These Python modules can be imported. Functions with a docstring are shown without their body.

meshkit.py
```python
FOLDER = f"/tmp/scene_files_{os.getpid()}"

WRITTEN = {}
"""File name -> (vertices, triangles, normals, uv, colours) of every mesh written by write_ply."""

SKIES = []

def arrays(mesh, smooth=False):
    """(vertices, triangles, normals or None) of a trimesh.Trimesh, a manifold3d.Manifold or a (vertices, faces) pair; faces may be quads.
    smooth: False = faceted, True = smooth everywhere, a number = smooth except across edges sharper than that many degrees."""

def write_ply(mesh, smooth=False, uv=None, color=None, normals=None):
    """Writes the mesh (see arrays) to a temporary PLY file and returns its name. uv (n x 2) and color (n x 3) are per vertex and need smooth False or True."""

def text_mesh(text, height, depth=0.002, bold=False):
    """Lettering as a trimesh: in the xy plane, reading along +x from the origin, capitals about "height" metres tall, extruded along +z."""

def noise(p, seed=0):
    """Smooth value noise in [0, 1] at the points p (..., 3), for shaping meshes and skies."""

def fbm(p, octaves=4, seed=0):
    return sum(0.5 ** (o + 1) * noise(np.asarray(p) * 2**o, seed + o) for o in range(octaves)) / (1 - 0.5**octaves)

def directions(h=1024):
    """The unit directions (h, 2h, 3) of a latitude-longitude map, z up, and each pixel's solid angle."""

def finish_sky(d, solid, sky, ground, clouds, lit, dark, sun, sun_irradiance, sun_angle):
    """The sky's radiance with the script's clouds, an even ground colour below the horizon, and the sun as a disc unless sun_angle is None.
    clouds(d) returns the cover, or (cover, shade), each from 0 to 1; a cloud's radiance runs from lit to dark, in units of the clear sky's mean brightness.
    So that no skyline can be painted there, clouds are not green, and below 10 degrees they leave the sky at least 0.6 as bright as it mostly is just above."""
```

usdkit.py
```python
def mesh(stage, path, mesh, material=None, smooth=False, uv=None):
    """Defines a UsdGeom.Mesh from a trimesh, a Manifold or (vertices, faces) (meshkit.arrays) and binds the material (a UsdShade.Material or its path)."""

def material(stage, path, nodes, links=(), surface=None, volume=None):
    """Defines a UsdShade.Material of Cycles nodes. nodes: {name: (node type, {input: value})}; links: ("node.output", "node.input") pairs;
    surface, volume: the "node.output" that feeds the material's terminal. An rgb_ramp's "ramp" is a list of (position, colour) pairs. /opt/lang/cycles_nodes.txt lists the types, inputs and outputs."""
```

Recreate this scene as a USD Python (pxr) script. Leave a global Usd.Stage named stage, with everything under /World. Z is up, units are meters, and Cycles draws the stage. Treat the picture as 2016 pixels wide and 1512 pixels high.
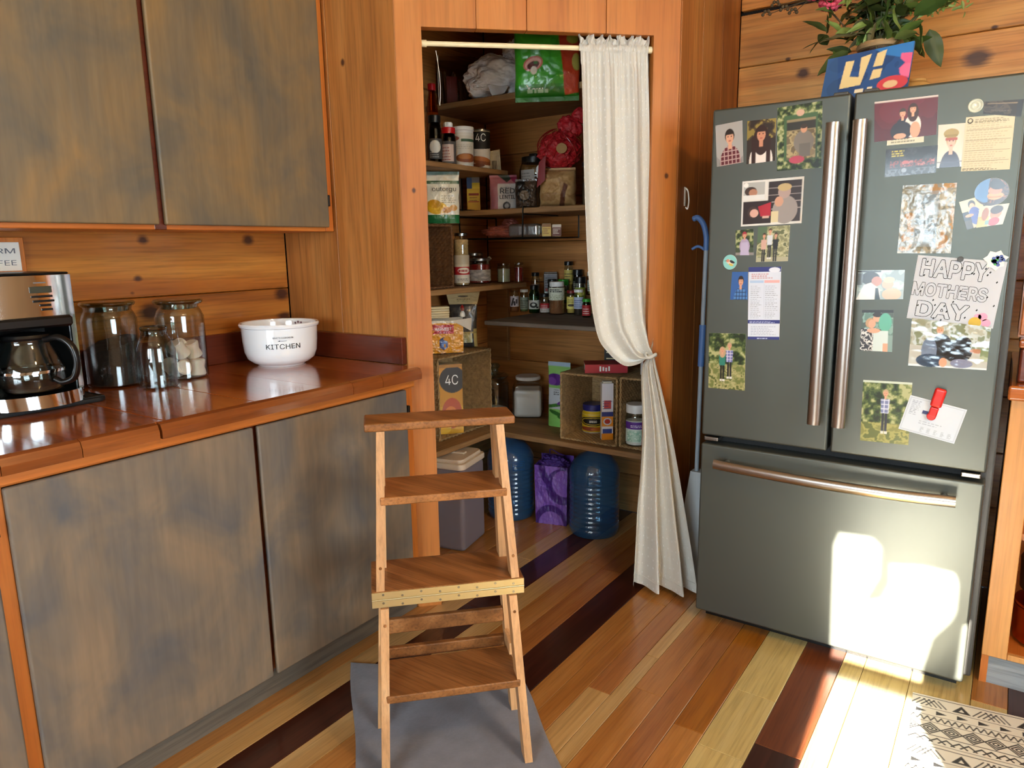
import math
import numpy as np
import trimesh
import manifold3d as m3
import meshkit
import usdkit
from pxr import Usd, UsdGeom, UsdLux, UsdShade, Gf, Sdf, Vt

stage = Usd.Stage.CreateInMemory()
UsdGeom.SetStageUpAxis(stage, "Z")
UsdGeom.SetStageMetersPerUnit(stage, 1.0)
UsdGeom.Xform.Define(stage, "/World")
UsdGeom.Scope.Define(stage, "/World/Looks")


def c(h):
    if not isinstance(h, str):
        return np.asarray(h, float)
    v = np.array([int(h[i:i + 2], 16) for i in (1, 3, 5)]) / 255.0
    return np.where(v <= 0.04045, v / 12.92, ((v + 0.055) / 1.055) ** 2.4)


# ---------------------------------------------------------------- camera, sky, sun, window daylight, exposure
YAW, PITCH, ROLL = 0.609772388, 0.189176373, -0.0152604891
FOCAL_PX, EYE = 1413.8, np.array([0.0, 0.0, 1.355])
fw = np.array([-math.sin(YAW) * math.cos(PITCH), math.cos(YAW) * math.cos(PITCH), -math.sin(PITCH)])
rt = np.cross(fw, [0, 0, 1]); rt /= np.linalg.norm(rt)
up = np.cross(rt, fw)
rt, up = rt * math.cos(ROLL) + up * math.sin(ROLL), -rt * math.sin(ROLL) + up * math.cos(ROLL)
cam = UsdGeom.Camera.Define(stage, "/World/camera")
cam.CreateHorizontalApertureAttr(36.0)
cam.CreateVerticalApertureAttr(27.0)
cam.CreateFocalLengthAttr(36.0 * FOCAL_PX / 2016)
cam.CreateClippingRangeAttr(Gf.Vec2f(0.05, 100))
cam.CreateExposureAttr(0.0)
mat4 = np.eye(4)
mat4[0, :3], mat4[1, :3], mat4[2, :3], mat4[3, :3] = rt, up, -fw, EYE
cam.AddTransformOp().Set(Gf.Matrix4d(*mat4.ravel().tolist()))


def aim(prim, pos, d, upv=(0, 0, 1)):
    d = np.asarray(d, float) / np.linalg.norm(d)
    x = np.cross(d, upv); x /= np.linalg.norm(x)
    y = np.cross(x, d)
    m = np.eye(4); m[0, :3], m[1, :3], m[2, :3], m[3, :3] = x, y, -d, pos
    UsdGeom.Xformable(prim).AddTransformOp().Set(Gf.Matrix4d(*m.ravel().tolist()))


def rect_light(name, pos, d, w, h, power, color):
    l = UsdLux.RectLight.Define(stage, "/World/" + name)
    l.CreateWidthAttr(w); l.CreateHeightAttr(h); l.CreateIntensityAttr(power); l.CreateColorAttr(Gf.Vec3f(*color))
    l.CreateNormalizeAttr(False)
    aim(l.GetPrim(), pos, d)


SUN_DX, SUN_DZ = -0.05, -0.306      # how far the sunlight moves sideways and down for each metre along +y
sun = UsdLux.DistantLight.Define(stage, "/World/sun")
sun.CreateAngleAttr(0.16); sun.CreateNormalizeAttr(True); sun.CreateIntensityAttr(24.0); sun.CreateColorAttr(Gf.Vec3f(1.0, 0.93, 0.8))
aim(sun.GetPrim(), (0, -20, 6), (SUN_DX, 1, SUN_DZ))
dome = UsdLux.DomeLight.Define(stage, "/World/sky")
dome.CreateIntensityAttr(1.0); dome.CreateColorAttr(Gf.Vec3f(0.62, 0.78, 1.0))
DAY = (0.72, 0.89, 1.0)
rect_light("window_daylight_rear", (-0.32, -2.86, 1.46), (0, 1, -0.05), 1.9, 1.22, 21.0, DAY)
rect_light("window_daylight_right", (2.66, 0.3, 1.45), (-1, 0, -0.05), 1.6, 1.2, 18.0, DAY)
LAMP_POWER, LAMP_COLOR = 225.0, (1.0, 0.67, 0.30)
LAMP_POS = (0.62, 0.95, 2.27)

# ---------------------------------------------------------------- helpers: naming, prims, tags
used = {}


def numbered(parent, name):
    k = (parent, name)
    used[k] = used.get(k, -1) + 1
    return name if used[k] == 0 else f"{name}_{used[k]:03d}"


def tag(prim, label=None, cat=None, group=None, kind=None):
    for key, v in (("label", label), ("category", cat), ("group", group), ("kind", kind)):
        if v:
            prim.SetCustomDataByKey(key, v)
    return prim


def thing(name, label, cat, loc=(0, 0, 0), rot=0.0, group=None, kind=None):
    x = UsdGeom.Xform.Define(stage, "/World/" + numbered("/World", name))
    x.AddTranslateOp().Set(Gf.Vec3d(*map(float, loc)))
    if rot:
        x.AddRotateZOp().Set(float(rot))
    return tag(x.GetPrim(), label, cat, group, kind)


def struct(name):
    return tag(UsdGeom.Xform.Define(stage, "/World/" + numbered("/World", name)).GetPrim(), kind="structure")


def part(parent, name, mesh, mat, smooth=30, label=None, kind=None):
    pp = str(parent.GetPath())
    if isinstance(mesh, Paint):
        g = mesh.define(pp + "/" + numbered(pp, name), mat)
    else:
        g = usdkit.mesh(stage, pp + "/" + numbered(pp, name), mesh, M(mat), smooth=smooth)
    return tag(g.GetPrim(), label, kind=kind)


def copy_of(src, label, loc, rot=0.0):
    was = src.GetCustomData()
    x = UsdGeom.Xform.Define(stage, "/World/" + numbered("/World", src.GetName()))
    x.GetPrim().GetReferences().AddInternalReference(src.GetPath())
    x.GetPrim().SetInstanceable(True)
    x.ClearXformOpOrder()
    x.GetPrim().GetAttribute("xformOp:translate").Set(Gf.Vec3d(*map(float, loc)))
    if rot:
        x.GetPrim().CreateAttribute("xformOp:rotateZ", Sdf.ValueTypeNames.Float).Set(float(rot))
        x.GetPrim().GetAttribute("xformOpOrder").Set(["xformOp:translate", "xformOp:rotateZ"])
    return tag(x.GetPrim(), label, was.get("category"), was.get("group"))


def facing(x, y, off=0.0):
    """the z turn that points a thing's front (its -y side) from (x, y) towards where the cook stands"""
    return math.degrees(math.atan2(-x, y)) + off


# ---------------------------------------------------------------- helpers: shapes
cat = trimesh.util.concatenate


def box(x0, x1, y0, y1, z0, z1, b=0.0):
    if b <= 0:
        m = trimesh.creation.box((x1 - x0, y1 - y0, z1 - z0))
        m.apply_translation(((x0 + x1) / 2, (y0 + y1) / 2, (z0 + z1) / 2))
        return m
    b = min(b, (x1 - x0) * .49, (y1 - y0) * .49, (z1 - z0) * .49)
    p = []
    for sx, xa in ((1, x0), (-1, x1)):
        for sy, ya in ((1, y0), (-1, y1)):
            for sz, za in ((1, z0), (-1, z1)):
                p += [(xa, ya + sy * b, za + sz * b), (xa + sx * b, ya, za + sz * b), (xa + sx * b, ya + sy * b, za)]
    return trimesh.convex.convex_hull(np.array(p))


def rbox(x0, x1, y0, y1, z0, z1, r, n=3):
    """box with round edges"""
    r = min(r, (x1 - x0) * .49, (y1 - y0) * .49, (z1 - z0) * .49)
    s = trimesh.creation.icosphere(n - 1, r).vertices
    p = np.vstack([s + (x, y, z) for x in (x0 + r, x1 - r) for y in (y0 + r, y1 - r) for z in (z0 + r, z1 - r)])
    return trimesh.convex.convex_hull(p)


def vbox(x0, x1, y0, y1, z0, z1, r, n=6, b=0.0):
    """box with round upright edges"""
    a = np.linspace(0, np.pi / 2, n)
    q = []
    for k, (cx, cy) in enumerate(((x1 - r, y1 - r), (x0 + r, y1 - r), (x0 + r, y0 + r), (x1 - r, y0 + r))):
        q += [(cx + r * math.cos(t + k * np.pi / 2), cy + r * math.sin(t + k * np.pi / 2)) for t in a]
    q = np.array(q); m = q.mean(0)
    rows = []
    for z, s in ((z0, b), (z0 + b, 0), (z1 - b, 0), (z1, b)) if b else ((z0, 0), (z1, 0)):
        d = q - m
        k = 1 - s / np.maximum(np.linalg.norm(d, axis=1, keepdims=True), 1e-6)
        rows.append(np.c_[m + d * k, np.full(len(q), z)])
    return trimesh.convex.convex_hull(np.vstack(rows))


def lathe(prof, n=40, at=(0, 0, 0)):
    prof = np.array(prof, float)
    a = np.linspace(0, 2 * np.pi, n, endpoint=False)
    v = np.stack([np.outer(prof[:, 0], np.cos(a)), np.outer(prof[:, 0], np.sin(a)), np.repeat(prof[:, 1:2], n, 1)], -1)
    k = len(prof)
    i, j = np.meshgrid(np.arange(k - 1), np.arange(n), indexing="ij")
    j2 = (j + 1) % n
    f = np.stack([i * n + j, i * n + j2, (i + 1) * n + j2, (i + 1) * n + j], -1).reshape(-1, 4)
    f = np.vstack([f[:, [0, 1, 2]], f[:, [0, 2, 3]]])
    m = trimesh.Trimesh(v.reshape(-1, 3) + np.array(at), f, process=False)
    m.merge_vertices(); m.update_faces(m.nondegenerate_faces())
    return m


def solid(r, z0, z1, b=0.002, n=32, at=(0, 0, 0), r1=None):
    r1 = r if r1 is None else r1
    return lathe([(0, z0), (r - b, z0), (r, z0 + b), (r1, z1 - b), (r1 - b, z1), (0, z1)], n, at)


def smooth_path(p, n=8):
    p = np.array(p, float)
    if len(p) < 3:
        return p
    q = np.vstack([2 * p[0] - p[1], p, 2 * p[-1] - p[-2]])
    out = []
    for k in range(1, len(q) - 2):
        t = np.linspace(0, 1, n, endpoint=False)[:, None]
        a, b_, c_, d = q[k - 1], q[k], q[k + 1], q[k + 2]
        out.append(.5 * (2 * b_ + (c_ - a) * t + (2 * a - 5 * b_ + 4 * c_ - d) * t ** 2 + (3 * b_ - a - 3 * c_ + d) * t ** 3))
    return np.vstack(out + [p[-1:]])


def tube(path, r, n=8, flat=1.0, cap=True):
    p = np.array(path, float)
    r = np.full(len(p), r) if np.ndim(r) == 0 else np.asarray(r, float)
    t = np.gradient(p, axis=0); t /= np.linalg.norm(t, axis=1, keepdims=True)
    u = np.cross(t[0], (0, 0, 1) if abs(t[0][2]) < .9 else (1, 0, 0)); u /= np.linalg.norm(u)
    a = np.linspace(0, 2 * np.pi, n, endpoint=False)
    rings = []
    for k in range(len(p)):
        u = u - t[k] * (u @ t[k]); u /= np.linalg.norm(u)
        w = np.cross(t[k], u)
        rings.append(p[k] + r[k] * (np.outer(np.cos(a), u) + flat * np.outer(np.sin(a), w)))
    v = np.vstack(rings)
    i, j = np.meshgrid(np.arange(len(p) - 1), np.arange(n), indexing="ij")
    j2 = (j + 1) % n
    f = np.stack([i * n + j, i * n + j2, (i + 1) * n + j2, (i + 1) * n + j], -1).reshape(-1, 4)
    f = np.vstack([f[:, [0, 1, 2]], f[:, [0, 2, 3]]])
    if cap:
        v = np.vstack([v, p[:1], p[-1:]])
        k = len(v)
        jj = np.arange(n)
        f = np.vstack([f, np.c_[np.full(n, k - 2), (jj + 1) % n, jj], np.c_[np.full(n, k - 1), (len(p) - 1) * n + jj, (len(p) - 1) * n + (jj + 1) % n]])
    return trimesh.Trimesh(v, f, process=False)


def prism(poly, z0, z1):
    from shapely.geometry import Polygon
    m = trimesh.creation.extrude_polygon(Polygon(poly), z1 - z0, engine="earcut")
    m.apply_translation((0, 0, z0))
    return m


def xf(m, M4):
    m = m.copy(); m.apply_transform(M4); return m


def rotz(m, deg, at=(0, 0, 0)):
    return xf(m, trimesh.transformations.rotation_matrix(math.radians(deg), (0, 0, 1), at))


def roty(m, deg, at=(0, 0, 0)):
    return xf(m, trimesh.transformations.rotation_matrix(math.radians(deg), (0, 1, 0), at))


def rotx(m, deg, at=(0, 0, 0)):
    return xf(m, trimesh.transformations.rotation_matrix(math.radians(deg), (1, 0, 0), at))


def move(m, *d):
    m = m.copy(); m.apply_translation(d); return m


STAND = np.array([[1, 0, 0, 0], [0, 0, -1, 0], [0, 1, 0, 0], [0, 0, 0, 1.0]])     # xy plane -> xz plane, facing -y


def upright(poly, y0, y1):
    """outline in (x, z) pushed from y0 to y1"""
    return move(xf(prism(poly, 0, y1 - y0), STAND), 0, y1, 0)


def lettering(text, h, x, z, y, bold=False, width=None, center=True):
    """letters standing in the xz plane at y, facing -y"""
    m = meshkit.text_mesh(text, h, 0.0006, bold)
    w = m.bounds[1][0] - m.bounds[0][0]
    if width:
        m.apply_scale([width / w, 1, 1]); w = width
    m.apply_translation((-m.bounds[0][0] - (w / 2 if center else 0), 0, 0))
    return move(xf(m, STAND), x, y, z)


def round_onto(m, r):
    """bends letters that stand in front of the y = 0 plane round an upright cylinder of radius r"""
    v = m.vertices.copy()
    a, rr = v[:, 0] / r, r - v[:, 1]
    m = m.copy(); m.vertices = np.c_[rr * np.sin(a), -rr * np.cos(a), v[:, 2]]
    return m


def grid_faces(nu, nv):
    i, j = np.meshgrid(np.arange(nv - 1), np.arange(nu - 1), indexing="ij")
    a = i * nu + j
    f = np.stack([a, a + 1, a + nu + 1, a + nu], -1).reshape(-1, 4)
    return np.vstack([f[:, [0, 1, 2]], f[:, [0, 2, 3]]])


# ---------------------------------------------------------------- helpers: printed surfaces (flat print on photos, labels and packets)
class Print:
    """a print: colours on a w x h lattice; u runs right and v runs up, both 0..1"""

    def __init__(s, w, h, bg, seed=0):
        s.w, s.h = w, h
        s.u, s.v = np.meshgrid((np.arange(2 * w) + .5) / (2 * w), (np.arange(2 * h) + .5) / (2 * h))
        s.a = np.empty((2 * h, 2 * w, 3)); s.a[:] = c(bg)
        s.rng = np.random.default_rng(seed)

    def put(s, mask, col, k=1.0):
        col = c(col) if isinstance(col, str) else np.asarray(col)
        s.a[mask] = s.a[mask] * (1 - k) + col * k
        return s

    def rect(s, u0, v0, u1, v1, col, k=1.0):
        return s.put((s.u >= u0) & (s.u <= u1) & (s.v >= v0) & (s.v <= v1), col, k)

    def oval(s, u, v, ru, rv, col, rot=0.0, k=1.0):
        t = math.radians(rot); a, b = (s.u - u) * s.w, (s.v - v) * s.h
        x, y = a * math.cos(t) + b * math.sin(t), -a * math.sin(t) + b * math.cos(t)
        return s.put((x / (ru * s.w)) ** 2 + (y / (rv * s.h)) ** 2 <= 1, col, k)

    def poly(s, pts, col, k=1.0):
        p = np.array(pts, float); x, y = s.u, s.v
        inside = np.zeros(x.shape, bool)
        for (x0, y0), (x1, y1) in zip(p, np.roll(p, -1, 0)):
            hit = ((y0 > y) != (y1 > y)) & (x < (x1 - x0) * (y - y0) / (y1 - y0 + 1e-12) + x0)
            inside ^= hit
        return s.put(inside, col, k)

    def line(s, u0, v0, u1, v1, t, col):
        a, b = (s.u - u0) * s.w, (s.v - v0) * s.h
        du, dv = (u1 - u0) * s.w, (v1 - v0) * s.h
        k = np.clip((a * du + b * dv) / (du * du + dv * dv + 1e-9), 0, 1)
        return s.put(np.hypot(a - k * du, b - k * dv) <= t * s.w / 2, col)

    def speckle(s, u0, v0, u1, v1, cols, scale=14, seed=0):
        """blotches (leaves, ground, stones) in a few colours"""
        n = meshkit.fbm(np.stack([s.u * scale, s.v * scale * s.h / s.w, s.u * 0], -1), 3, seed)
        n = np.clip((n - .25) / .5, 0, .999)
        area = (s.u >= u0) & (s.u <= u1) & (s.v >= v0) & (s.v <= v1)
        idx = (n * len(cols)).astype(int)
        for k, col in enumerate(cols):
            s.put(area & (idx == k), col)
        return s

    def lines(s, u0, v0, u1, v1, n, col, t=.35, seed=1):
        """rows of print too small to read"""
        rng = np.random.default_rng(seed)
        dv = (v1 - v0) / n
        for k in range(n):
            u = u0
            end = u0 + (u1 - u0) * rng.uniform(.6, 1)
            while u < end:
                w = rng.uniform(.03, .09)
                s.rect(u, v0 + k * dv, min(u + w, end), v0 + k * dv + dv * t, col)
                u += w + .02
        return s

    def person(s, u, v, h, skin, hair, shirt, legs=None, long=False, asp=None):
        """a standing or half figure; h is the head's height"""
        q = s.h / s.w
        hw = h * q * .38
        if legs:
            s.rect(u - hw * 1.1, v - h * 6.2, u - hw * .1, v - h * 3, legs); s.rect(u + hw * .1, v - h * 6.2, u + hw * 1.1, v - h * 3, legs)
            s.rect(u - hw * 1.3, v - h * 6.5, u - hw * .1, v - h * 6.1, "#d8d4cc"); s.rect(u + hw * .1, v - h * 6.5, u + hw * 1.4, v - h * 6.1, "#d8d4cc")
            s.poly([(u - hw * 1.8, v - h * .9), (u + hw * 1.8, v - h * .9), (u + hw * 1.5, v - h * 3.2), (u - hw * 1.5, v - h * 3.2)], shirt)
        else:
            s.oval(u, v - h * 2.1, hw * 2.5, h * 1.45, shirt)
        if long:
            s.oval(u, v - h * .45, hw * 1.7, h * 1.15, hair)
        s.rect(u - hw * .42, v - h * .95, u + hw * .42, v - h * .3, skin)
        s.oval(u, v + h * .1, hw * 1.12, h * .55, hair)
        s.oval(u, v - h * .04, hw * .9, h * .5, skin)
        s.poly([(u - hw * .95, v + h * .2), (u + hw * .95, v + h * .2), (u + hw * .7, v + h * .55), (u - hw * .7, v + h * .55)], hair)
        for e in (-.4, .4):
            s.oval(u + e * hw, v + h * .04, hw * .15, h * .05, "#2a1c14")
        s.oval(u, v - h * .3, hw * .35, h * .05, "#a8584e")
        return s

    def plaid(s, u0, v0, u1, v1, n, col, mask_col):
        near = np.abs(s.a - c(mask_col)).sum(-1) < .02
        lines = ((s.u * n % 1) < .22) | ((s.v * n * s.h / s.w % 1) < .22)
        area = (s.u >= u0) & (s.u <= u1) & (s.v >= v0) & (s.v <= v1)
        return s.put(near & lines & area, col)

    def done(s):
        return s.a.reshape(s.h, 2, s.w, 2, 3).mean((1, 3)).reshape(-1, 3)


class Paint:
    """a mesh with printed colours: points on the print's lattice (row by row, v up)"""

    def __init__(s, pts, pr, extra=None):
        s.v = np.asarray(pts, float).reshape(-1, 3); s.col = pr.done(); s.f = grid_faces(pr.w, pr.h)
        if extra is not None:                                   # a plain body that belongs to the printed part
            m, col = extra
            s.f = np.vstack([s.f, m.faces + len(s.v)]); s.v = np.vstack([s.v, m.vertices])
            s.col = np.vstack([s.col, np.tile(c(col), (len(m.vertices), 1))])

    def define(s, path, mat):
        g = usdkit.mesh(stage, path, (s.v, s.f), M(mat), smooth=False)
        UsdGeom.PrimvarsAPI(g).CreatePrimvar("paint", Sdf.ValueTypeNames.Color3fArray, "vertex").Set(Vt.Vec3fArray.FromNumpy(s.col.astype(np.float32)))
        return g


def quad(pr, tl, tr, br, bl, bump=0.0, seed=0):
    """the print spread between four corners"""
    u, v = np.meshgrid(np.linspace(0, 1, pr.w), np.linspace(0, 1, pr.h))
    u, v = u[..., None], v[..., None]
    tl, tr, br, bl = (np.asarray(q, float) for q in (tl, tr, br, bl))
    p = (bl * (1 - u) + br * u) * (1 - v) + (tl * (1 - u) + tr * u) * v
    if bump:
        n = np.cross(br - bl, tl - bl); n /= np.linalg.norm(n)
        p = p + n * (meshkit.fbm(np.concatenate([u * 9, v * 9, v * 0 + seed], -1), 3, seed)[..., None] - .5) * bump
    return p


def wrap(pr, r, z0, z1, arc=150.0, turn=0.0, r1=None):
    """the print round an upright cylinder; its middle faces -y, turned by `turn` degrees"""
    a = np.radians(np.linspace(-arc / 2, arc / 2, pr.w) + turn)
    z = np.linspace(z0, z1, pr.h)
    rr = np.linspace(r, r if r1 is None else r1, pr.h)[:, None]
    return np.stack([rr * np.sin(a), -rr * np.cos(a), np.repeat(z[:, None], pr.w, 1)], -1)


# ---------------------------------------------------------------- materials
looks, recipes = {}, {}


def M(name):
    if isinstance(name, UsdShade.Material):
        return name
    if name not in looks:
        looks[name] = recipes[name]("/World/Looks/" + name)
    return looks[name]


def plain(name, col, rough=.5, metal=0.0, vary=0.0, scale=8.0, bump=0.0, bscale=60.0, **kw):
    """one colour, with a faint uneven tone and relief of its own"""
    col = c(col) if isinstance(col, str) else np.array(col)

    def make(path):
        nodes = {"p": ("principled_bsdf", {"base_color": col, "roughness": rough, "metallic": metal, **kw})}
        links = []
        if vary:
            nodes |= {"t": ("texture_coordinate", {}), "n": ("noise_texture", {"scale": scale, "detail": 4.0, "roughness": .6}),
                      "r": ("rgb_ramp", {"ramp": [(.25, np.clip(col * (1 - vary), 0, 1)), (.75, np.clip(col * (1 + vary), 0, 1))]})}
            links += [("t.object", "n.vector"), ("n.fac", "r.fac"), ("r.color", "p.base_color")]
        if bump:
            nodes |= {"t2": ("texture_coordinate", {}), "n2": ("noise_texture", {"scale": bscale, "detail": 3.0}), "b": ("bump", {"strength": bump, "distance": .002})}
            links += [("t2.object", "n2.vector"), ("n2.fac", "b.height"), ("b.normal", "p.normal")]
        return usdkit.material(stage, path, nodes, links, surface="p.BSDF")

    recipes[name] = make


def wood(name, dark, mid, light, axis="y", stretch=9.0, scale=3.0, rough=.45, contrast=1.0, coat=0.0, knots=(), vary=.12, fine=.35, spec=.5, knot_col="#3a1608"):
    """grain along one axis; knots: (x, y, z, radius) where the boards have them"""
    k = {"x": 0, "y": 1, "z": 2}[axis]
    sc = [scale * stretch] * 3; sc[k] = scale
    fs = [scale * stretch * 9] * 3; fs[k] = scale * 3

    def make(path):
        cd, cm, cl = c(dark), c(mid), c(light)
        nodes = {"g": ("geometry", {}), "o": ("object_info", {}),
                 "mo": ("vector_math", {"math_type": "scale", "vector1": (7.3, 3.1, 5.7)}),
                 "ad": ("vector_math", {"math_type": "add"}),
                 "m1": ("mapping", {"mapping_type": "point", "scale": sc}), "n1": ("noise_texture", {"scale": 1.0, "detail": 4.0, "roughness": .5, "distortion": .5}),
                 "m2": ("mapping", {"mapping_type": "point", "scale": fs}), "n2": ("noise_texture", {"scale": 1.0, "detail": 3.0, "roughness": .6}),
                 "r": ("rgb_ramp", {"ramp": [(.5 - .3 / contrast, cd), (.5, cm), (.5 + .3 / contrast, cl)]}),
                 "r2": ("rgb_ramp", {"ramp": [(.3, (1 - fine,) * 3), (.55, (1, 1, 1))]}),
                 "mx": ("mix_color", {"blend_type": "multiply", "fac": 1.0}),
                 "hv": ("math", {"math_type": "multiply_add", "value2": 2 * vary, "value3": 1 - vary}),
                 "h": ("hsv", {}), "p": ("principled_bsdf", {"roughness": rough, "coat_weight": coat, "coat_roughness": .12, "specular_ior_level": spec}),
                 "b": ("bump", {"strength": .15, "distance": .0015})}
        links = [("o.random", "mo.scale"), ("g.position", "ad.vector1"), ("mo.vector", "ad.vector2"), ("ad.vector", "m1.vector"), ("ad.vector", "m2.vector"), ("m1.vector", "n1.vector"), ("m2.vector", "n2.vector"),
                 ("n1.fac", "r.fac"), ("n2.fac", "r2.fac"), ("r.color", "mx.a"), ("r2.color", "mx.b"), ("o.random", "hv.value1"), ("hv.value", "h.value"),
                 ("n2.fac", "b.height"), ("b.normal", "p.normal")]
        last = "mx.result"
        for q, (x, y, z, rad) in enumerate(knots):
            s3 = [1.0, 1.0, 1.0]; s3[k] = .75
            nodes |= {f"k{q}s": ("vector_math", {"math_type": "subtract", "vector2": (x, y, z)}), f"k{q}m": ("vector_math", {"math_type": "multiply", "vector2": s3}),
                      f"k{q}l": ("vector_math", {"math_type": "length"}), f"k{q}w": ("math", {"math_type": "multiply_add", "value2": rad * .6, "value3": -rad * .3}),
                      f"k{q}a": ("math", {"math_type": "add"}), f"k{q}r": ("map_range", {"from_min": rad * .55, "from_max": rad * 1.25, "to_min": .93, "to_max": 0.0, "clamp": True}),
                      f"k{q}x": ("mix_color", {"blend_type": "mix", "b": c(knot_col)})}
            links += [("g.position", f"k{q}s.vector1"), (f"k{q}s.vector", f"k{q}m.vector1"), (f"k{q}m.vector", f"k{q}l.vector1"), ("n2.fac", f"k{q}w.value1"), (f"k{q}l.value", f"k{q}a.value1"),
                      (f"k{q}w.value", f"k{q}a.value2"), (f"k{q}a.value", f"k{q}r.value"), (f"k{q}r.result", f"k{q}x.fac"), (last, f"k{q}x.a")]
            last = f"k{q}x.result"
        links += [(last, "h.color"), ("h.color", "p.base_color")]
        return usdkit.material(stage, path, nodes, links, surface="p.BSDF")

    recipes[name] = make


def glass(name, tint=(1, 1, 1), gloss=1.0, ior=1.45, rough=0.0):
    """thin clear wall: lets light straight through and mirrors more towards its edges"""
    def make(path):
        return usdkit.material(stage, path, {"t": ("transparent_bsdf", {"color": tint}), "g": ("glossy_bsdf", {"color": (gloss,) * 3, "roughness": rough}), "w": ("layer_weight", {"blend": .5}),
                                             "q": ("math", {"math_type": "power", "value2": 3.0}), "q2": ("math", {"math_type": "power", "value2": 5.0}), "m": ("mix_color", {"a": tint, "b": tuple(.3 * k for k in tint)}), "a": ("math", {"math_type": "multiply_add", "value2": .55, "value3": .05 * (ior - .5)}), "x": ("mix_closure", {})},
                               [("w.facing", "q.value1"), ("w.facing", "q2.value1"), ("q2.value", "m.fac"), ("m.result", "t.color"), ("q.value", "a.value1"), ("a.value", "x.fac"), ("t.BSDF", "x.closure1"), ("g.BSDF", "x.closure2")], surface="x.closure")
    recipes[name] = make


def printed(name, rough=.45, coat=0.0, bump=0.0, bscale=40.0, spec=.5):
    def make(path):
        nodes = {"a": ("attribute", {"attribute": "paint"}), "p": ("principled_bsdf", {"roughness": rough, "coat_weight": coat, "coat_roughness": .08, "specular_ior_level": spec})}
        links = [("a.color", "p.base_color")]
        if bump:
            nodes |= {"t": ("geometry", {}), "n": ("noise_texture", {"scale": bscale, "detail": 3.0, "distortion": .6}), "b": ("bump", {"strength": bump, "distance": .004})}
            links += [("t.position", "n.vector"), ("n.fac", "b.height"), ("b.normal", "p.normal")]
        return usdkit.material(stage, path, nodes, links, surface="p.BSDF")
    recipes[name] = make


printed("print_matte", .6); printed("print_gloss", .3, 0.3); printed("print_bag", .32, 0.2, .35, 45)
printed("print_plastic", .2, 0.8, .5, 22); printed("print_foil", .25, .45, .8, 42)
# ================================================================ materials of the place
PINE = ("#8c4c16", "#b36a22", "#cb8a38")
wood("pine_wall", *PINE, axis="x", scale=1.2, stretch=10, rough=.42, coat=.15)
wood("pine_wall_left", *PINE, axis="y", scale=1.2, stretch=10, rough=.36, coat=.25,
     knots=[(-2.4, 1.305, 1.395, .016), (-2.4, 1.71, 1.395, .02), (-2.4, 1.274, 1.269, .012), (-2.4, 1.25, 1.222, .007), (-2.4, 1.305, 1.155, .03), (-2.4, 1.845, 1.185, .026), (-2.4, 1.85, 1.085, .028), (-2.4, .6, 1.33, .02)])
wood("pine_wall_back", "#a05c22", "#c9843c", "#dda458", axis="x", scale=1.2, stretch=10, rough=.45, coat=.1,
     knots=[(-.19, 3.23, 1.997, .034), (-.147, 3.23, 2.092, .008), (-.853, 3.23, 2.091, .008), (-.79, 3.23, 2.03, .02), (-1.9, 3.23, .94, .02), (-1.62, 3.23, .62, .03), (-.45, 3.23, 2.2, .03)])
wood("pine_upright", "#925620", "#b27032", "#c48848", axis="z", scale=1.1, stretch=9, rough=.48, coat=.08,
     knots=[(-2.02, 1.88, 2.0, .01)])
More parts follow.
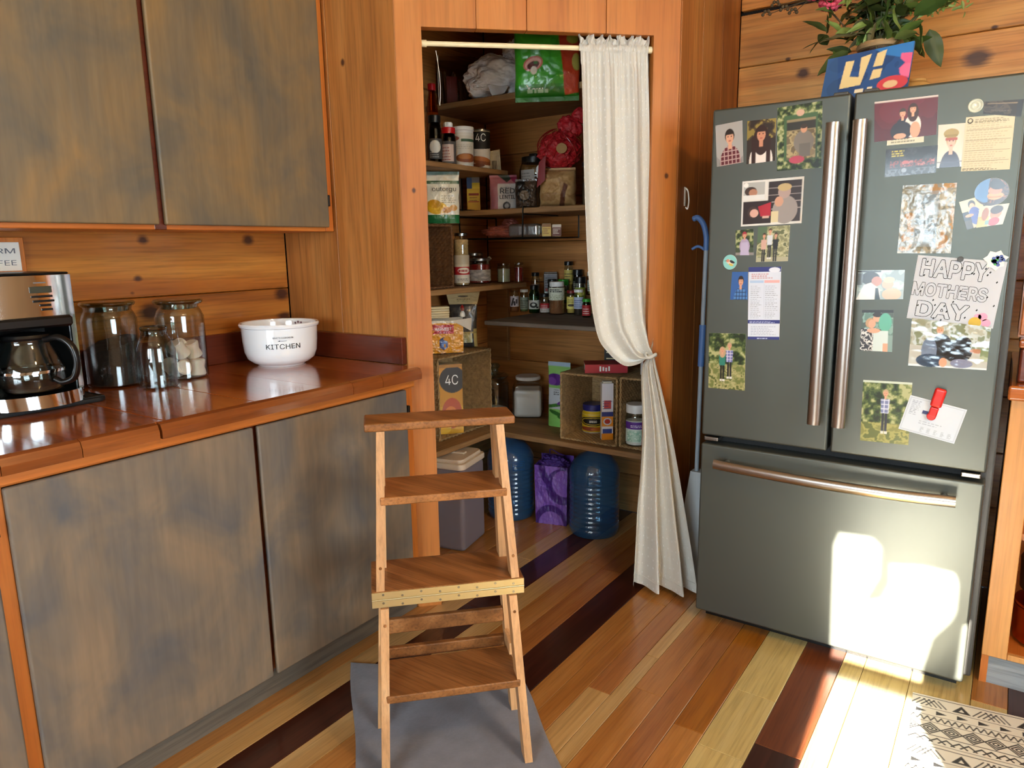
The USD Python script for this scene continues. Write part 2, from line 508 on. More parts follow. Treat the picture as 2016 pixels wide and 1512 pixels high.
wood("pine_front", "#a85e24", "#b9702e", "#c88240", axis="z", scale=1.0, stretch=8, rough=.5, coat=.1, fine=.2, vary=.05,
     knots=[(-1.735, 1.91, 1.55, .007), (-1.735, 1.91, .52, .006), (-1.085, 2.56, 1.6, .008)])
wood("pine_alcove", "#82481a", "#aa662c", "#c0803e", axis="z", scale=1.1, stretch=9, rough=.5)
wood("pine_shelf", "#7a5732", "#9c754a", "#b69060", axis="x", scale=1.4, stretch=9, rough=.65)
wood("pine_shelf_left", "#7a5732", "#9c754a", "#b69060", axis="y", scale=1.4, stretch=9, rough=.65)
wood("pantry_board", "#8e5a2a", "#b4783e", "#ca9256", axis="x", scale=1.2, stretch=10, rough=.55, knots=[(-1.9, 3.23, .94, .02), (-1.62, 3.23, .62, .03), (-1.2, 3.23, .25, .03)])
wood("pantry_board_left", "#8e5a2a", "#b4783e", "#ca9256", axis="y", scale=1.2, stretch=10, rough=.55)
wood("grey_shelf", "#4d443c", "#665c52", "#7a6f62", axis="x", scale=1.4, stretch=9, rough=.7)
wood("cabinet_frame", "#a8551c", "#c06c28", "#d08238", axis="z", scale=1.3, stretch=9, rough=.4, coat=.2, fine=.2, vary=.06)
wood("cabinet_rail", "#a8551c", "#c06c28", "#d08238", axis="y", scale=1.3, stretch=9, rough=.4, coat=.2, fine=.2, vary=.06)
wood("pale_frame", "#b5783c", "#c98c4c", "#d49c5c", axis="z", scale=1.3, stretch=9, rough=.45, coat=.1, fine=.2, vary=.06)
wood("counter_wood", "#823a12", "#ac5a22", "#c27232", axis="x", scale=1.6, stretch=5, rough=.16, coat=1.0, fine=.3, vary=.10, spec=.7)
wood("nosing_wood", "#663012", "#82441c", "#985628", axis="y", scale=1.6, stretch=6, rough=.2, coat=.8, fine=.25, vary=.08)
wood("dark_red_wood", "#4a1a0c", "#5e2512", "#70331c", axis="x", scale=1.6, stretch=7, rough=.3, coat=.5, fine=.25)
wood("dark_red_wood_left", "#4a1a0c", "#5e2512", "#70331c", axis="y", scale=1.6, stretch=7, rough=.3, coat=.5, fine=.25)
wood("oak_x", "#6c401c", "#905b2e", "#a97040", axis="x", scale=2.2, stretch=9, rough=.42, coat=.12, fine=.4, contrast=1.2)
wood("oak_stile", "#a9774a", "#c59464", "#d6aa7c", axis="z", scale=2.0, stretch=9, rough=.45, coat=.1, fine=.25)
wood("kick_grey", "#5a5146", "#6d6356", "#7d7466", axis="y", scale=1.5, stretch=8, rough=.6)
wood("kick_pale", "#777a7a", "#92979a", "#a6abad", axis="x", scale=2, stretch=9, rough=.6, vary=.04)
for nm, cols, kw in (("maple", ("#b88a50", "#c89c62", "#d6b078"), {}), ("honey", ("#a0622a", "#b87a3c", "#c88e4e"), {}), ("tan", ("#8f5426", "#a96a36", "#bb8048"), {}),
                     ("amber", ("#8e4f16", "#a8651e", "#b97a2e"), {}), ("cherry", ("#5a2812", "#713a1e", "#8a4e2c"), {}), ("walnut", ("#2e120b", "#411c12", "#55281a"), {}),
                     ("pale", ("#c6a662", "#d4b876", "#dec58a"), {})):
    cols = [c(q) * .82 for q in cols]; wood("floor_" + nm, *cols, axis="y", scale=1.6, stretch=10, rough=.27, coat=.35, fine=.25, vary=.06)


def stain(name, a, b, d):
    """grey-brown cloudy stain brushed on cabinet doors"""
    def make(path):
        return usdkit.material(stage, path, {"g": ("geometry", {}), "m": ("mapping", {"mapping_type": "point", "scale": (5, 5, 3.6)}), "n": ("noise_texture", {"scale": 1.0, "detail": 4.0, "roughness": .55, "distortion": .5}),
                                             "m2": ("mapping", {"mapping_type": "point", "scale": (60, 60, 5)}), "n2": ("noise_texture", {"scale": 1.0, "detail": 3.0}),
                                             "r": ("rgb_ramp", {"ramp": [(.3, c(a)), (.5, c(b)), (.7, c(d))]}), "r2": ("rgb_ramp", {"ramp": [(.3, (.88,) * 3), (.7, (1.06,) * 3)]}),
                                             "x": ("mix_color", {"blend_type": "multiply", "fac": 1.0, "use_clamp_result": False}), "b": ("bump", {"strength": .12, "distance": .001}),
                                             "p": ("principled_bsdf", {"roughness": .55, "coat_weight": .05, "coat_roughness": .3})},
                               [("g.position", "m.vector"), ("m.vector", "n.vector"), ("g.position", "m2.vector"), ("m2.vector", "n2.vector"), ("n.fac", "r.fac"), ("n2.fac", "r2.fac"),
                                ("r.color", "x.a"), ("r2.color", "x.b"), ("x.result", "p.base_color"), ("n2.fac", "b.height"), ("b.normal", "p.normal")], surface="p.BSDF")
    recipes[name] = make


stain("door_stain_upper", "#5c574c", "#75644a", "#886c44")
stain("door_stain_lower", "#55565a", "#726659", "#8a745c")
plain("slate_steel", "#565953", .4, .62)
plain("fridge_side", "#4b4a47", .5, .3)
plain("brushed_steel", "#b0a8a0", .27, 1.0)
plain("chrome", "#d8d8d8", .08, 1.0)
plain("steel_grey", "#9a9a98", .3, 1.0)
plain("black_plastic", "#0c0c0d", .3)
plain("black_matte", "#0b0a0a", .7)
plain("black_gasket", "#060606", .6)
plain("brass", "#c9b88c", .38, .8)
plain("dark_gap", "#120b07", .9)
plain("white_paint", "#e6e0d4", .45)
plain("ceiling_board", "#bfa377", .6, vary=.1)
plain("room_wall", "#b9a78c", .6, vary=.1, scale=3)

# ================================================================ floor of mixed planks
floor = struct("floor")
part(floor, "subfloor", box(-2.46, 3.0, -3.0, 3.30, -.05, -.016), "dark_gap")
edges = [-2.405, -2.27, -2.14, -2.0, -1.86, -1.715, -1.63, -1.51, -1.425, -1.335, -1.243, -1.115, -1.045, -.978, -.902, -.857, -.766, -.688, -.60, -.471, -.348, -.285, -.153, .008, .10, .19, .31, .42, .5, .63, .72, .85]
kinds = ["tan", "honey", "tan", "honey", "honey", "maple", "walnut", "maple", "honey", "tan", "walnut", "honey", "honey", "tan", "maple", "honey", "tan", "amber", "pale", "cherry", "pale", "pale", "pale", "honey", "walnut", "maple", "tan", "honey", "cherry", "maple", "honey"]
given = {(-.471): [1.816], (-.60): [2.032, 1.727, .9], (-.688): [1.772, .7], (-.857): [1.867, .9], (-.978): [1.791, .6], (-.902): [2.055], (.008): [2.366, 1.1], (-.153): [1.2], (-.348): [.8], (-.285): [1.5], (-1.115): [1.6], (-1.045): [2.4, 1.0], (-1.243): [2.69], (-1.63): [2.0, .8]}
swap = {(-.471, 1): "walnut", (-.60, 0): "pale", (-.688, 0): "amber", (-.688, 1): "honey", (-.857, 1): "honey", (-.978, 1): "maple", (-.902, 1): "maple", (.008, 0): "honey", (.008, 1): "pale"}
rng = np.random.default_rng(4)
for x0, x1, kd in zip(edges[:-1], edges[1:], kinds):
    cuts = given.get(x0) or [float(rng.uniform(1.2, 2.6)), float(rng.uniform(.2, 1.0))]
    ys = [3.23] + cuts + [-.4]
    for q, (ya, yb) in enumerate(zip(ys[:-1], ys[1:])):
        part(floor, "plank", box(x0 + .0006, x1 - .0006, yb + .0006, ya - .0006, -.016, 0, .0012), "floor_" + swap.get((x0, q), kd))
for k, x0 in enumerate(np.arange(-2.405, 3.0, .54)):
    part(floor, "plank", box(x0 + .0006, min(x0 + .5394, 3.0), -3.0, -.401, -.016, 0, .0012), "floor_" + ("honey", "tan", "maple")[k % 3])
for k, x0 in enumerate(np.arange(.851, 2.9, .43)):
    part(floor, "plank", box(x0 + .0006, min(x0 + .4294, 3.0), -.4, 3.23, -.016, 0, .0012), "floor_" + ("honey", "maple", "tan")[k % 3])

# ================================================================ walls
def boards_flat(wall, x0, x1, y, zs, mat, depth=.03, gap=.0022, facing_y=True, b=.003):
    for za, zb in zip(zs[:-1], zs[1:]):
        if facing_y:
            part(wall, "plank", box(x0, x1, y, y + depth, za + gap / 2, zb - gap / 2, b), mat)
        else:
            part(wall, "plank", box(y - depth, y, x0, x1, za + gap / 2, zb - gap / 2, b), mat)


HZ = [0, .11, .33, .55, .77, .99, 1.205, 1.43, 1.65, 1.87, 2.085, 2.292]
wl = struct("wall_left")
part(wl, "backing", box(-2.50, -2.436, -3.0, 3.30, 0, 2.62), "dark_gap")
boards_flat(wl, -3.0, 1.8795, -2.405, HZ + [2.46, 2.62], "pine_wall_left", facing_y=False)
boards_flat(wl, 1.916, 3.228, -2.405, [0, .2, .41, .62, .83, 1.04, 1.26, 1.47, 1.68, 1.89, 2.1, 2.32, 2.62], "pantry_board_left", facing_y=False)
wb = struct("wall_back")
part(wb, "backing", box(-2.436, 3.0, 3.262, 3.32, 0, 2.62), "dark_gap")
boards_flat(wb, -2.404, -1.091, 3.23, [0, .2, .36, .56, .74, .97, 1.17, 1.38, 1.6, 1.83, 2.07, 2.32, 2.62], "pantry_board")
boards_flat(wb, -1.054, 3.0, 3.23, HZ, "pine_wall_back")
boards_flat(wb, -1.054, 3.0, 3.23, [2.308, 2.46, 2.62], "pine_wall_back")
part(wb, "corner_board", box(-2.404, -2.263, 3.206, 3.2295, .736, 1.126, .002), "pine_shelf")
wr = struct("wall_return")
for xa, xb in ((-2.404, -2.098), (-2.098, -1.7665)):
    part(wr, "plank", box(xa + .0008, xb - .0008, 1.88, 1.915, 0, 2.62, .002), "pine_upright")
wa = struct("wall_alcove")
for ya, yb in ((2.592, 2.804), (2.804, 3.02), (3.02, 3.229)):
    part(wa, "plank", box(-1.09, -1.055, ya + .0008, yb - .0008, 0, 2.62, .002), "pine_alcove")
wp = UsdGeom.Xform.Define(stage, "/World/wall_pantry")
wp.AddTranslateOp().Set(Gf.Vec3d(-1.765, 1.88, 0)); wp.AddRotateZOp().Set(45.0)
wp = tag(wp.GetPrim(), kind="structure")
OPEN0, OPEN1, OPENZ = .0875, .902, 2.077
part(wp, "plank", upright([(0, 0), (OPEN0, 0), (OPEN0, OPENZ), (.271, OPENZ), (.271, 2.62), (0, 2.62)], 0, .042), "pine_front", smooth=False)
part(wp, "plank", box(.2726, .4452, .001, .042, OPENZ, 2.62, .0015), "pine_front")
part(wp, "plank", box(.4468, .7272, .001, .042, OPENZ, 2.62, .0015), "pine_front")
part(wp, "plank", upright([(OPEN1, 0), (1.0, 0), (1.0, 2.62), (.7288, 2.62), (.7288, OPENZ), (OPEN1, OPENZ)], 0, .042), "pine_front", smooth=False)
ceil = struct("ceiling")
for k, y0 in enumerate(np.arange(-3.0, 3.3, .3)):
    part(ceil, "plank", box(-2.46, 3.0, y0 + .001, y0 + .299, 2.62, 2.65, .002), "ceiling_board")
# rear wall and right wall, with the windows the daylight comes through
def wall_with_window(name, solid_boxes, frame_boxes, n):
    w = struct(name)
    for q in solid_boxes:
        part(w, "panel", box(*q), "room_wall")
    win = tag(UsdGeom.Xform.Define(stage, f"/World/window_{n}").GetPrim(), kind="structure")
    for q in frame_boxes:
        part(win, "frame", box(*q, .004), "white_paint")


RX0, RX1, RZ0, RZ1 = -1.28, .64, .86, 2.08
wall_with_window("wall_rear", [(-2.46, RX0, -2.9, -2.8, 0, 2.62), (RX1, 3.0, -2.9, -2.8, 0, 2.62), (RX0, RX1, -2.9, -2.8, 0, RZ0), (RX0, RX1, -2.9, -2.8, RZ1, 2.62)],
                 [(RX0, RX0 + .05, -2.84, -2.78, RZ0, RZ1), (RX1 - .05, RX1, -2.84, -2.78, RZ0, RZ1), (RX0, RX1, -2.84, -2.78, RZ0 - .03, RZ0 + .02), (RX0, RX1, -2.84, -2.78, RZ1 - .02, RZ1 + .04),
                  (-.35, -.27, -2.84, -2.78, RZ0, RZ1), (-.8, -.775, -2.83, -2.79, RZ0, RZ1), (.26, .285, -2.83, -2.79, RZ0, RZ1), (RX0, RX1, -2.83, -2.79, 1.555, 1.585)], 1)
wall_with_window("wall_right", [(2.6, 2.72, -3.0, -.5, 0, 2.62), (2.6, 2.72, 1.1, 3.3, 0, 2.62), (2.6, 2.72, -.5, 1.1, 0, .85), (2.6, 2.72, -.5, 1.1, 2.05, 2.62)],
                 [(2.58, 2.64, -.5, -.44, .85, 2.05), (2.58, 2.64, 1.04, 1.1, .85, 2.05), (2.58, 2.64, -.5, 1.1, .82, .88), (2.58, 2.64, -.5, 1.1, 2.02, 2.08), (2.59, 2.63, .28, .32, .85, 2.05), (2.59, 2.63, -.5, 1.1, 1.43, 1.46)], 2)
# the porch screen outside, whose openings let the low sun through
FX = lambda x, z: (x - SUN_DX * 6.563, z - SUN_DZ * 6.563)      # from the patch of sun on the fridge back to the screen
hole = [FX(x, z) for x, z in ((-.36, -1.6), (-.385, -.02), (-.40, .40), (-.385, .455), (-.29, .46), (-.262, .435), (-.26, .33), (-.29, .25), (-.25, .265), (-.232, .31), (-.236, .385), (-.15, .402), (-.065, .40), (-.052, .37), (-.05, .28), (-.062, .235), (-.105, .165), (-.122, .06), (-.118, -.05), (-.03, -.12), (-.04, -.35), (-.1, -1.6))]
from shapely.geometry import Polygon as Poly
scr = Poly([(-3.5, 0), (3.5, 0), (3.5, 3.4), (-3.5, 3.4)]).difference(Poly(hole)).difference(Poly([FX(-.034, .05), FX(-.03, .24), FX(-.012, .25), FX(-.014, .06)]))
screen = trimesh.creation.extrude_polygon(scr, .04, engine="earcut")
ps = struct("porch_screen")
part(ps, "panel", move(xf(screen, STAND), 0, -4.2, 0), "room_wall", smooth=False)

# ================================================================ upper cabinet
t = thing("upper_cabinet", "wall cabinet with grey-brown stained slab doors above the jars", "cabinet", (-2.404, 0, 1.42))
part(t, "body", box(.001, .275, -.25, 1.876, .0, .95), "cabinet_rail")
for a, b_ in ((-.25, -.215), (.53, .575), (1.185, 1.225), (1.838, 1.876)):
    part(t, "stile", box(.276, .292, a, b_, .0, .95, .002), "dark_red_wood_left" if 1 < a < 1.3 else "cabinet_frame")
part(t, "rail", box(.2765, .2915, -.214, 1.8375, .0, .022, .002), "cabinet_rail")
for a, b_ in ((-.08, .535), (.568, 1.194), (1.213, 1.843)):
    d = part(t, "door", rbox(.2925, .311, a, b_, .014, .93, .006), "door_stain_upper", 40)
part(t, "hinge", box(.294, .309, 1.8445, 1.853, .09, .13, .002), "black_plastic")

# ================================================================ base cabinet
t = thing("base_cabinet", "floor cabinet with blotchy grey-brown slab doors under the glossy counter", "cabinet", (-2.404, 0, 0))
part(t, "body", box(.001, .65, -.3, 1.876, .095, .903), "cabinet_rail")
part(t, "toe_kick", box(.60, .632, -.3, 1.876, .0, .0945), "kick_grey")
for a, b_ in ((-.3, -.05), (.53, .575), (1.18, 1.206), (1.806, 1.85)):
    part(t, "stile", box(.6505, .664 if 1 < a < 1.3 else .674, a, b_, .095, .872, .002), "dark_red_wood_left" if 1 < a < 1.3 else "cabinet_frame")
part(t, "rail", box(.6505, .694, -.3, 1.85, .8725, .904, .005), "cabinet_rail")
for a, b_ in ((-.06, .541), (.572, 1.186), (1.2, 1.81)):
    part(t, "door", rbox(.6745, .69, a, b_, .098, .868, .006), "door_stain_lower", 40)
for y0, z0 in ((.542, .765), (1.8105, .77)):
    part(t, "hinge", box(.676, .692, y0, y0 + .012, z0, z0 + .04, .002), "black_plastic")

# ================================================================ countertop of wooden slabs under resin
t = thing("countertop", "glossy red-brown wooden worktop along the left wall with dark grooved joints", "countertop", (-2.404, 0, .905))
ys = [-.3, .05, .36, .66, .925, 1.185, 1.43, 1.66, 1.85]
for k, (a, b_) in enumerate(zip(ys[:-1], ys[1:])):
    g = .004 if k in (3, 4) and False else .0012
    part(t, "slab", box(.001, .705, a + (.003 if k == 4 else .002 if k == 5 else .0004), b_ - (.003 if k == 3 else .002 if k == 4 else .0004), .0, .04), "counter_wood")
part(t, "bed", box(.002, .704, -.3, 1.85, .0005, .031), "dark_gap")
ys = [-.3, .13, .56, .72, .905, 1.53, 1.66, 1.85]
for k, (a, b_) in enumerate(zip(ys[:-1], ys[1:])):
    g = .006 if abs(b_ - .905) < .01 else .001
    part(t, "nosing", xf(prism([(.7055, 0), (.728, 0), (.729, .02), (.722, .036), (.71, .04), (.7055, .04)], a + .0006, b_ - g), np.array([[1, 0, 0, 0], [0, 0, 1, 0], [0, 1, 0, 0], [0, 0, 0, 1.0]])), "nosing_wood", 25)
tr = struct("trim_1")
part(tr, "backsplash_board", box(-2.403, -2.382, -.3, 1.853, .9455, 1.055, .002), "dark_red_wood_left")
part(tr, "backsplash_board", box(-2.3815, -1.77, 1.854, 1.8775, .9455, 1.042, .002), "dark_red_wood")

# ================================================================ fridge
FY = 2.363
t = thing("refrigerator", "slate steel French door fridge with a bottom freezer drawer, covered in photos", "refrigerator", (-.433, FY, 0))
part(t, "body", rbox(-.414, .434, .078, .79, .03, 1.752, .006), "fridge_side", 40)
part(t, "gasket", box(-.40, .40, .068, .0775, .06, 1.74), "black_gasket")
for x0, x1 in ((-.416, -.0085), (.0015, .416)):
    d = part(t, "door", rbox(x0, x1, 0, .067, .703, 1.775, .007), "slate_steel", 40)
    hx = -.042 if x0 < 0 else .029
    h = part(d, "handle", cat([tube(smooth_path([(hx, -.050, z) for z in np.linspace(.797, 1.692, 8)]), .0125, 18, 1.55),
                               tube([(hx, -.05, .835), (hx, .0, .835)], .009, 10), tube([(hx, -.05, 1.655), (hx, .0, 1.655)], .009, 10)]), "brushed_steel", 60)
d = part(t, "freezer_drawer", rbox(-.416, .416, 0, .067, .045, .672, .007), "slate_steel", 40)
part(d, "handle", cat([tube(smooth_path([(-.352, -.046, .617), (-.2, -.056, .615), (0, -.06, .613), (.2, -.056, .615), (.352, -.046, .62)]), .0115, 18, 1.5),
                       tube([(-.32, -.046, .617), (-.32, 0, .617)], .009, 10), tube([(.32, -.046, .618), (.32, 0, .618)], .009, 10)]), "brushed_steel", 60)
for x0 in (-.408, .355):
    part(t, "hinge", rbox(x0, x0 + .05, .004, .05, .682, .697, .004), "steel_grey", 40)
for x0 in (-.06, .02):
    part(t, "hinge_cover", rbox(x0, x0 + .04, .02, .09, 1.7755, 1.785, .003), "fridge_side")
part(t, "base_grille", box(-.40, .40, .07, .12, .0, .029), "black_plastic")

# ================================================================ step ladder chair
t = thing("step_ladder", "oak library step ladder chair with a brass hinged seat, standing on the grey mat", "step ladder", (-1.069, 1.262, .009), 45.9)
LEAN = .2


def board_uv(u0, u1, z0, z1, v0, v1, b=.004):
    return rbox(u0, u1, v0, v1, z0, z1, b, 2)


def stile_mesh(s, z0, z1):
    w = lambda z: (.187 - .020 * z / .45) if z < .45 else (.178 - .022 * (z - .45) / .44)
    p = []
    for z in (z0, z1):
        x = s * w(z)
        for du, dv in ((-.0105, 0), (.0105, 0), (.0105, .048), (-.0105, .048)):
            p.append((x + du, LEAN * z + dv, z))
    return trimesh.convex.convex_hull(np.array(p))


for s in (-1, 1):
    part(t, "front_stile", stile_mesh(s, 0, .437), "oak_stile")
    part(t, "front_stile", stile_mesh(s, .4825, .883), "oak_stile")
    p = []
    for z, x, v in ((0, s * .194, .225), (.437, s * .17, .235)):
        p += [(x + a, v + b_, z) for a in (-.0105, .0105) for b_ in (0, .045)]
    part(t, "rear_leg", trimesh.convex.convex_hull(np.array(p)), "oak_stile")
    p = []
    for z, x, v in ((.4825, s * .168, .235), (.883, s * .155, .232)):
        p += [(x + a, v + b_, z) for a in (-.0105, .0105) for b_ in (0, .042)]
    part(t, "rear_leg", trimesh.convex.convex_hull(np.array(p)), "oak_stile")
    # screw plugs on the stile faces
    for z in (.395, .54):
        w = .187 - .020 * z / .45 if z < .45 else .178 - .022 * (z - .45) / .44
        part(t, "wood_plug", move(rotx(solid(.004, 0, .003, .0005, 12), 90), s * w, LEAN * z - .0005 + .002, z), "oak_x")
part(t, "tread", board_uv(-.176, .176, .197, .219, .040, .214), "oak_x", 40)
part(t, "tread", board_uv(-.166, .166, .696, .718, .138, .308), "oak_x", 40)
part(t, "top_board", board_uv(-.197, .197, .884, .906, .172, .288, .005), "oak_x", 40)
for z0, z1 in ((.4615, .482), (.4385, .459)):
    s = part(t, "seat_board", board_uv(-.2, .2, z0, z1, .095, .29), "oak_x", 40)
    part(s, "hinge_leaf", box(-.199, .199, .0925, .0948, z0 + .001, z1 - .001, .0005), "brass")
    for k in range(8):
        part(s, "screw", move(rotx(solid(.0032, 0, .0012, .0003, 10), 90), -.17 + .34 * k / 7, .0925, (z0 + z1) / 2 + .003 * (-1) ** k), "steel_grey")
part(t, "hinge_pin", tube([(-.199, .0935, .4602), (.199, .0935, .4602)], .0022, 8), "brass")
for z0, z1 in ((.282, .325), (.205, .238)):
    part(t, "rear_rung", board_uv(-.168, .168, z0, z1, .236, .254), "oak_x", 40)
lower_brace = []
for s in (-1, 1):
    part(t, "side_brace", board_uv(s * .172 - .006, s * .172 + .006, .225, .262, .15, .234), "oak_stile", 40)

# ceiling lamp over the kitchen
t = thing("ceiling_lamp", "warm round glass lamp hanging from the ceiling", "lamp", LAMP_POS)
part(t, "stem", tube([(0, 0, .11), (0, 0, .4)], .008, 8), "brass")
part(t, "shade_rim", lathe([(.10, .085), (.115, .085), (.115, .11), (0, .115), (0, .11), (.10, .105)], 32), "brass")
lamp = UsdLux.SphereLight.Define(stage, str(t.GetPath()) + "/bulb")
lamp.CreateRadiusAttr(.08); lamp.CreateIntensityAttr(LAMP_POWER); lamp.CreateColorAttr(Gf.Vec3f(*LAMP_COLOR)); lamp.CreateNormalizeAttr(False)
# ================================================================ things on the worktop
CT = .9455
glass("jar_glass", (.91, .93, .92)); glass("lid_glass", (.52, .62, .57), ior=3.2)
plain("coffee_grounds", "#1d0f09", .8, bump=.6, bscale=300, vary=.3, scale=200)
plain("marshmallow", "#f2ded0", .55, subsurface_weight=.15)
plain("enamel_white", "#eef0f2", .12, coat_weight=.6)
plain("ink_black", "#141416", .5)
plain("ink_grey", "#6a6c72", .5)
plain("ink_maroon", "#5c2338", .5)
plain("display_glass", "#3c4038", .2)


def jar(name, label, loc, r, h, neck, lid_r, body="jar_glass", shoulder=.03, foot=.006, group=None, lid_h=.014):
    """glass jar with walls that have thickness, and a glass lid"""
    t = thing(name, label, "jar", loc, 0, group)
    hb = h - lid_h - .012
    out = [(.0, .0), (r - foot, 0), (r, foot), (r, hb - shoulder), (neck + (r - neck) * .45, hb - shoulder * .35), (neck, hb), (neck + .003, hb + .012)]
    inn = [(neck - .001, hb + .012), (neck - .003, hb), (neck + (r - neck) * .45 - .003, hb - shoulder * .35), (r - .0035, hb - shoulder), (r - .0035, foot + .003), (r - foot - .002, .005), (0, .005)]
    part(t, "glass_body", lathe(out + inn, 48), body, 40)
    if lid_r:
        part(t, "lid", lathe([(0, h - lid_h), (lid_r - .004, h - lid_h), (lid_r, h - lid_h * .6), (lid_r, h - lid_h * .3), (lid_r - .004, h), (0, h)], 40), "lid_glass", 40)
        part(t, "lid_plug", lathe([(0, h - lid_h - .016), (neck - .006, h - lid_h - .016), (neck - .006, h - lid_h - .0005), (0, h - lid_h - .0005)], 40), "lid_glass", 40)
    return t


bigjar = jar("glass_jar", "large lidded glass jar half full of dark ground coffee", (-2.305, 1.115, CT), .079, .262, .066, .078)
g = lathe([(0, .006), (.073, .006), (.0745, .012), (.0745, .128), (.05, .136), (0, .128)], 40)
v = g.vertices; up_ = v[:, 2] > .1; v[up_, 2] += .28 * v[up_, 1] + .006 * meshkit.noise(v[up_] * 60)
part(bigjar, "coffee", g, "coffee_grounds", 40)
small = jar("glass_jar", "small empty screw-neck glass jar in front of the other jars", (-2.143, 1.165, CT), .056, .188, .036, .039, shoulder=.05, lid_h=.012)
for k in range(3):
    part(small, "screw_thread", lathe([(.0375, .150 + k * .006), (.0393, .152 + k * .006), (.0375, .154 + k * .006)], 32), "jar_glass", 40)
part(small, "embossed_mark", round_onto(cat([tube([(-.014, -.0005, .085), (.0, -.0005, .1), (.016, -.0005, .105)], .0012, 6), tube([(-.004, -.0005, .07), (.014, -.0005, .088)], .0012, 6)]), .0562), "jar_glass", 40)
tall3 = jar("glass_jar", "tall lidded glass jar holding a few white marshmallows", (-2.235, 1.305, CT), .075, .258, .06, .076)
spool = lathe([(0, 0), (.021, 0), (.025, .004), (.0235, .015), (.0205, .027), (.0235, .039), (.025, .05), (.021, .054), (0, .054)], 24)
m_first = None
for k, (dx, dy, dz, ax, ang) in enumerate([(.028, -.028, .025, (0, 1, 0), 75), (-.02, .03, .025, (1, 0, 0), 80), (.03, .03, .005, (0, 0, 1), 0), (-.025, -.03, .03, (1, 1, 0), 65), (.02, -.02, .062, (1, 0, 0), 35), (-.03, .0, .070, (0, 1, 0), 75), (.0, .036, .056, (1, 0.3, 0), 20)]):
    t = thing("marshmallow", ["white marshmallow lying at the front in the tall jar", "white marshmallow lying at the back in the tall jar", "white marshmallow standing at the bottom of the tall jar", "white marshmallow lying at the left in the tall jar", "white marshmallow tilted on top at the front of the tall jar", "white marshmallow lying on top at the left in the tall jar", "white marshmallow standing on top at the right in the tall jar"][k], "marshmallow", (-2.235 + dx, 1.305 + dy, CT + dz), 0, "marshmallows in the tall jar")
    R_ = trimesh.transformations.rotation_matrix(math.radians(ang), ax)
    s_ = xf(move(spool, 0, 0, -.027), R_)
    s_.apply_translation((0, 0, -s_.bounds[0][2] + (0 if dz > .04 else .0055 - dz)))
    part(t, "body", s_, "marshmallow", 40)

BX, BY, BR = -2.185, 1.655, .136
t = thing("bowl", "white enamel mixing bowl printed with the word KITCHEN", "bowl", (BX, BY, CT), facing(BX, BY, 4))
part(t, "body", lathe([(0, 0), (.082, 0), (.086, .006), (.1, .011), (.118, .026), (.127, .05), (.131, .09), (.133, .138), (.139, .141), (.141, .148), (.138, .154), (.130, .152), (.127, .14), (.123, .09), (.119, .052), (.108, .03), (.08, .018), (0, .014)], 64), "enamel_white", 40)
for txt, hh, zz, ww, rr, mt in (("KITCHEN", .017, .07, .118, .1305, "ink_black"), ("homemade with love and a pinch of salt", .004, .058, .09, .127, "ink_grey"), ("WHAT'S COOKING IN", .006, .106, .07, .1325, "ink_grey")):
    part(t, "lettering", round_onto(lettering(txt, hh, 0, zz, 0, width=ww), rr), mt, False)
part(t, "arrow", round_onto(cat([upright([(-.012, .0978), (.012, .0978), (.012, .099), (-.012, .099)], -.0006, 0), upright([(-.019, .0984), (-.011, .1005), (-.011, .0963)], -.0006, 0)]), .1322), "ink_black", False)
fl = [upright([(.006 * math.cos(a), .006 * math.sin(a)) if k % 2 == 0 else (.002 * math.cos(a), .002 * math.sin(a)) for k, a in enumerate(np.linspace(0, 2 * np.pi, 16, endpoint=False))], -.0006, 0)]
fl += [move(fl[0], -.013, 0, -.002), move(fl[0], .012, 0, -.004)]
part(t, "flower_print", rotz(move(rotz(cat(fl), 180), 0, .1225, .141), -38), "ink_maroon", False)

# coffee maker, its tray and its pot
t = thing("drip_tray", "thin black tray under the coffee maker", "tray", (-2.404, .79, CT))
part(t, "body", vbox(.05, .33, -.2, .19, 0, .012, .03, b=.003), "black_matte", 40)
part(t, "rim", cat([tube([(.06, -.19, .0135), (.32, -.19, .0135), (.32, .18, .0135), (.06, .18, .0135), (.06, -.19, .0135)], .0025, 6)]), "black_matte")
t = thing("coffee_maker", "chrome fronted drip coffee maker with a black hollow for the pot", "coffee maker", (-2.085, .81, CT + .0165))
part(t, "body", box(-.2, -.165, -.112, .108, 0, .335, .012), "black_plastic", 40)
part(t, "side_wall", box(-.1645, -.004, -.112, -.1, .03, .335, .003), "black_plastic")
part(t, "side_wall", box(-.1645, -.004, .096, .108, .03, .335, .003), "black_plastic")
part(t, "hollow_back", box(-.1645, -.155, -.0995, .0955, .03, .335), "black_matte")
yy = np.linspace(-.116, .112, 25); bulge = .012 * (1 - ((yy + .002) / .114) ** 2)
def chrome_band(z0, z1, ya=-.116, yb=.112, back=-.012):
    y_ = np.linspace(ya, yb, 25); f_ = .012 * (1 - ((y_ + .002) / .114) ** 2)
    return prism([(x_, q) for x_, q in zip(f_, y_)] + [(back, yb), (back, ya)], z0, z1)
part(t, "front_panel", chrome_band(.232, .338), "chrome", 50)
yq = np.linspace(-.116, .112, 25); part(t, "front_panel", prism([(.058 * (1 - ((q + .002) / .114) ** 2) ** .7, q) for q in yq] + [(-.1545, .112), (-.1545, -.116)], .0, .034), "chrome", 50)
part(t, "front_panel", chrome_band(.0345, .2315, .098, .112), "chrome", 50)
part(t, "front_panel", chrome_band(.0345, .2315, -.116, -.102), "chrome", 50)
part(t, "head_block", box(-.154, .026, -.1, .096, .203, .2315, .006), "black_plastic", 40)
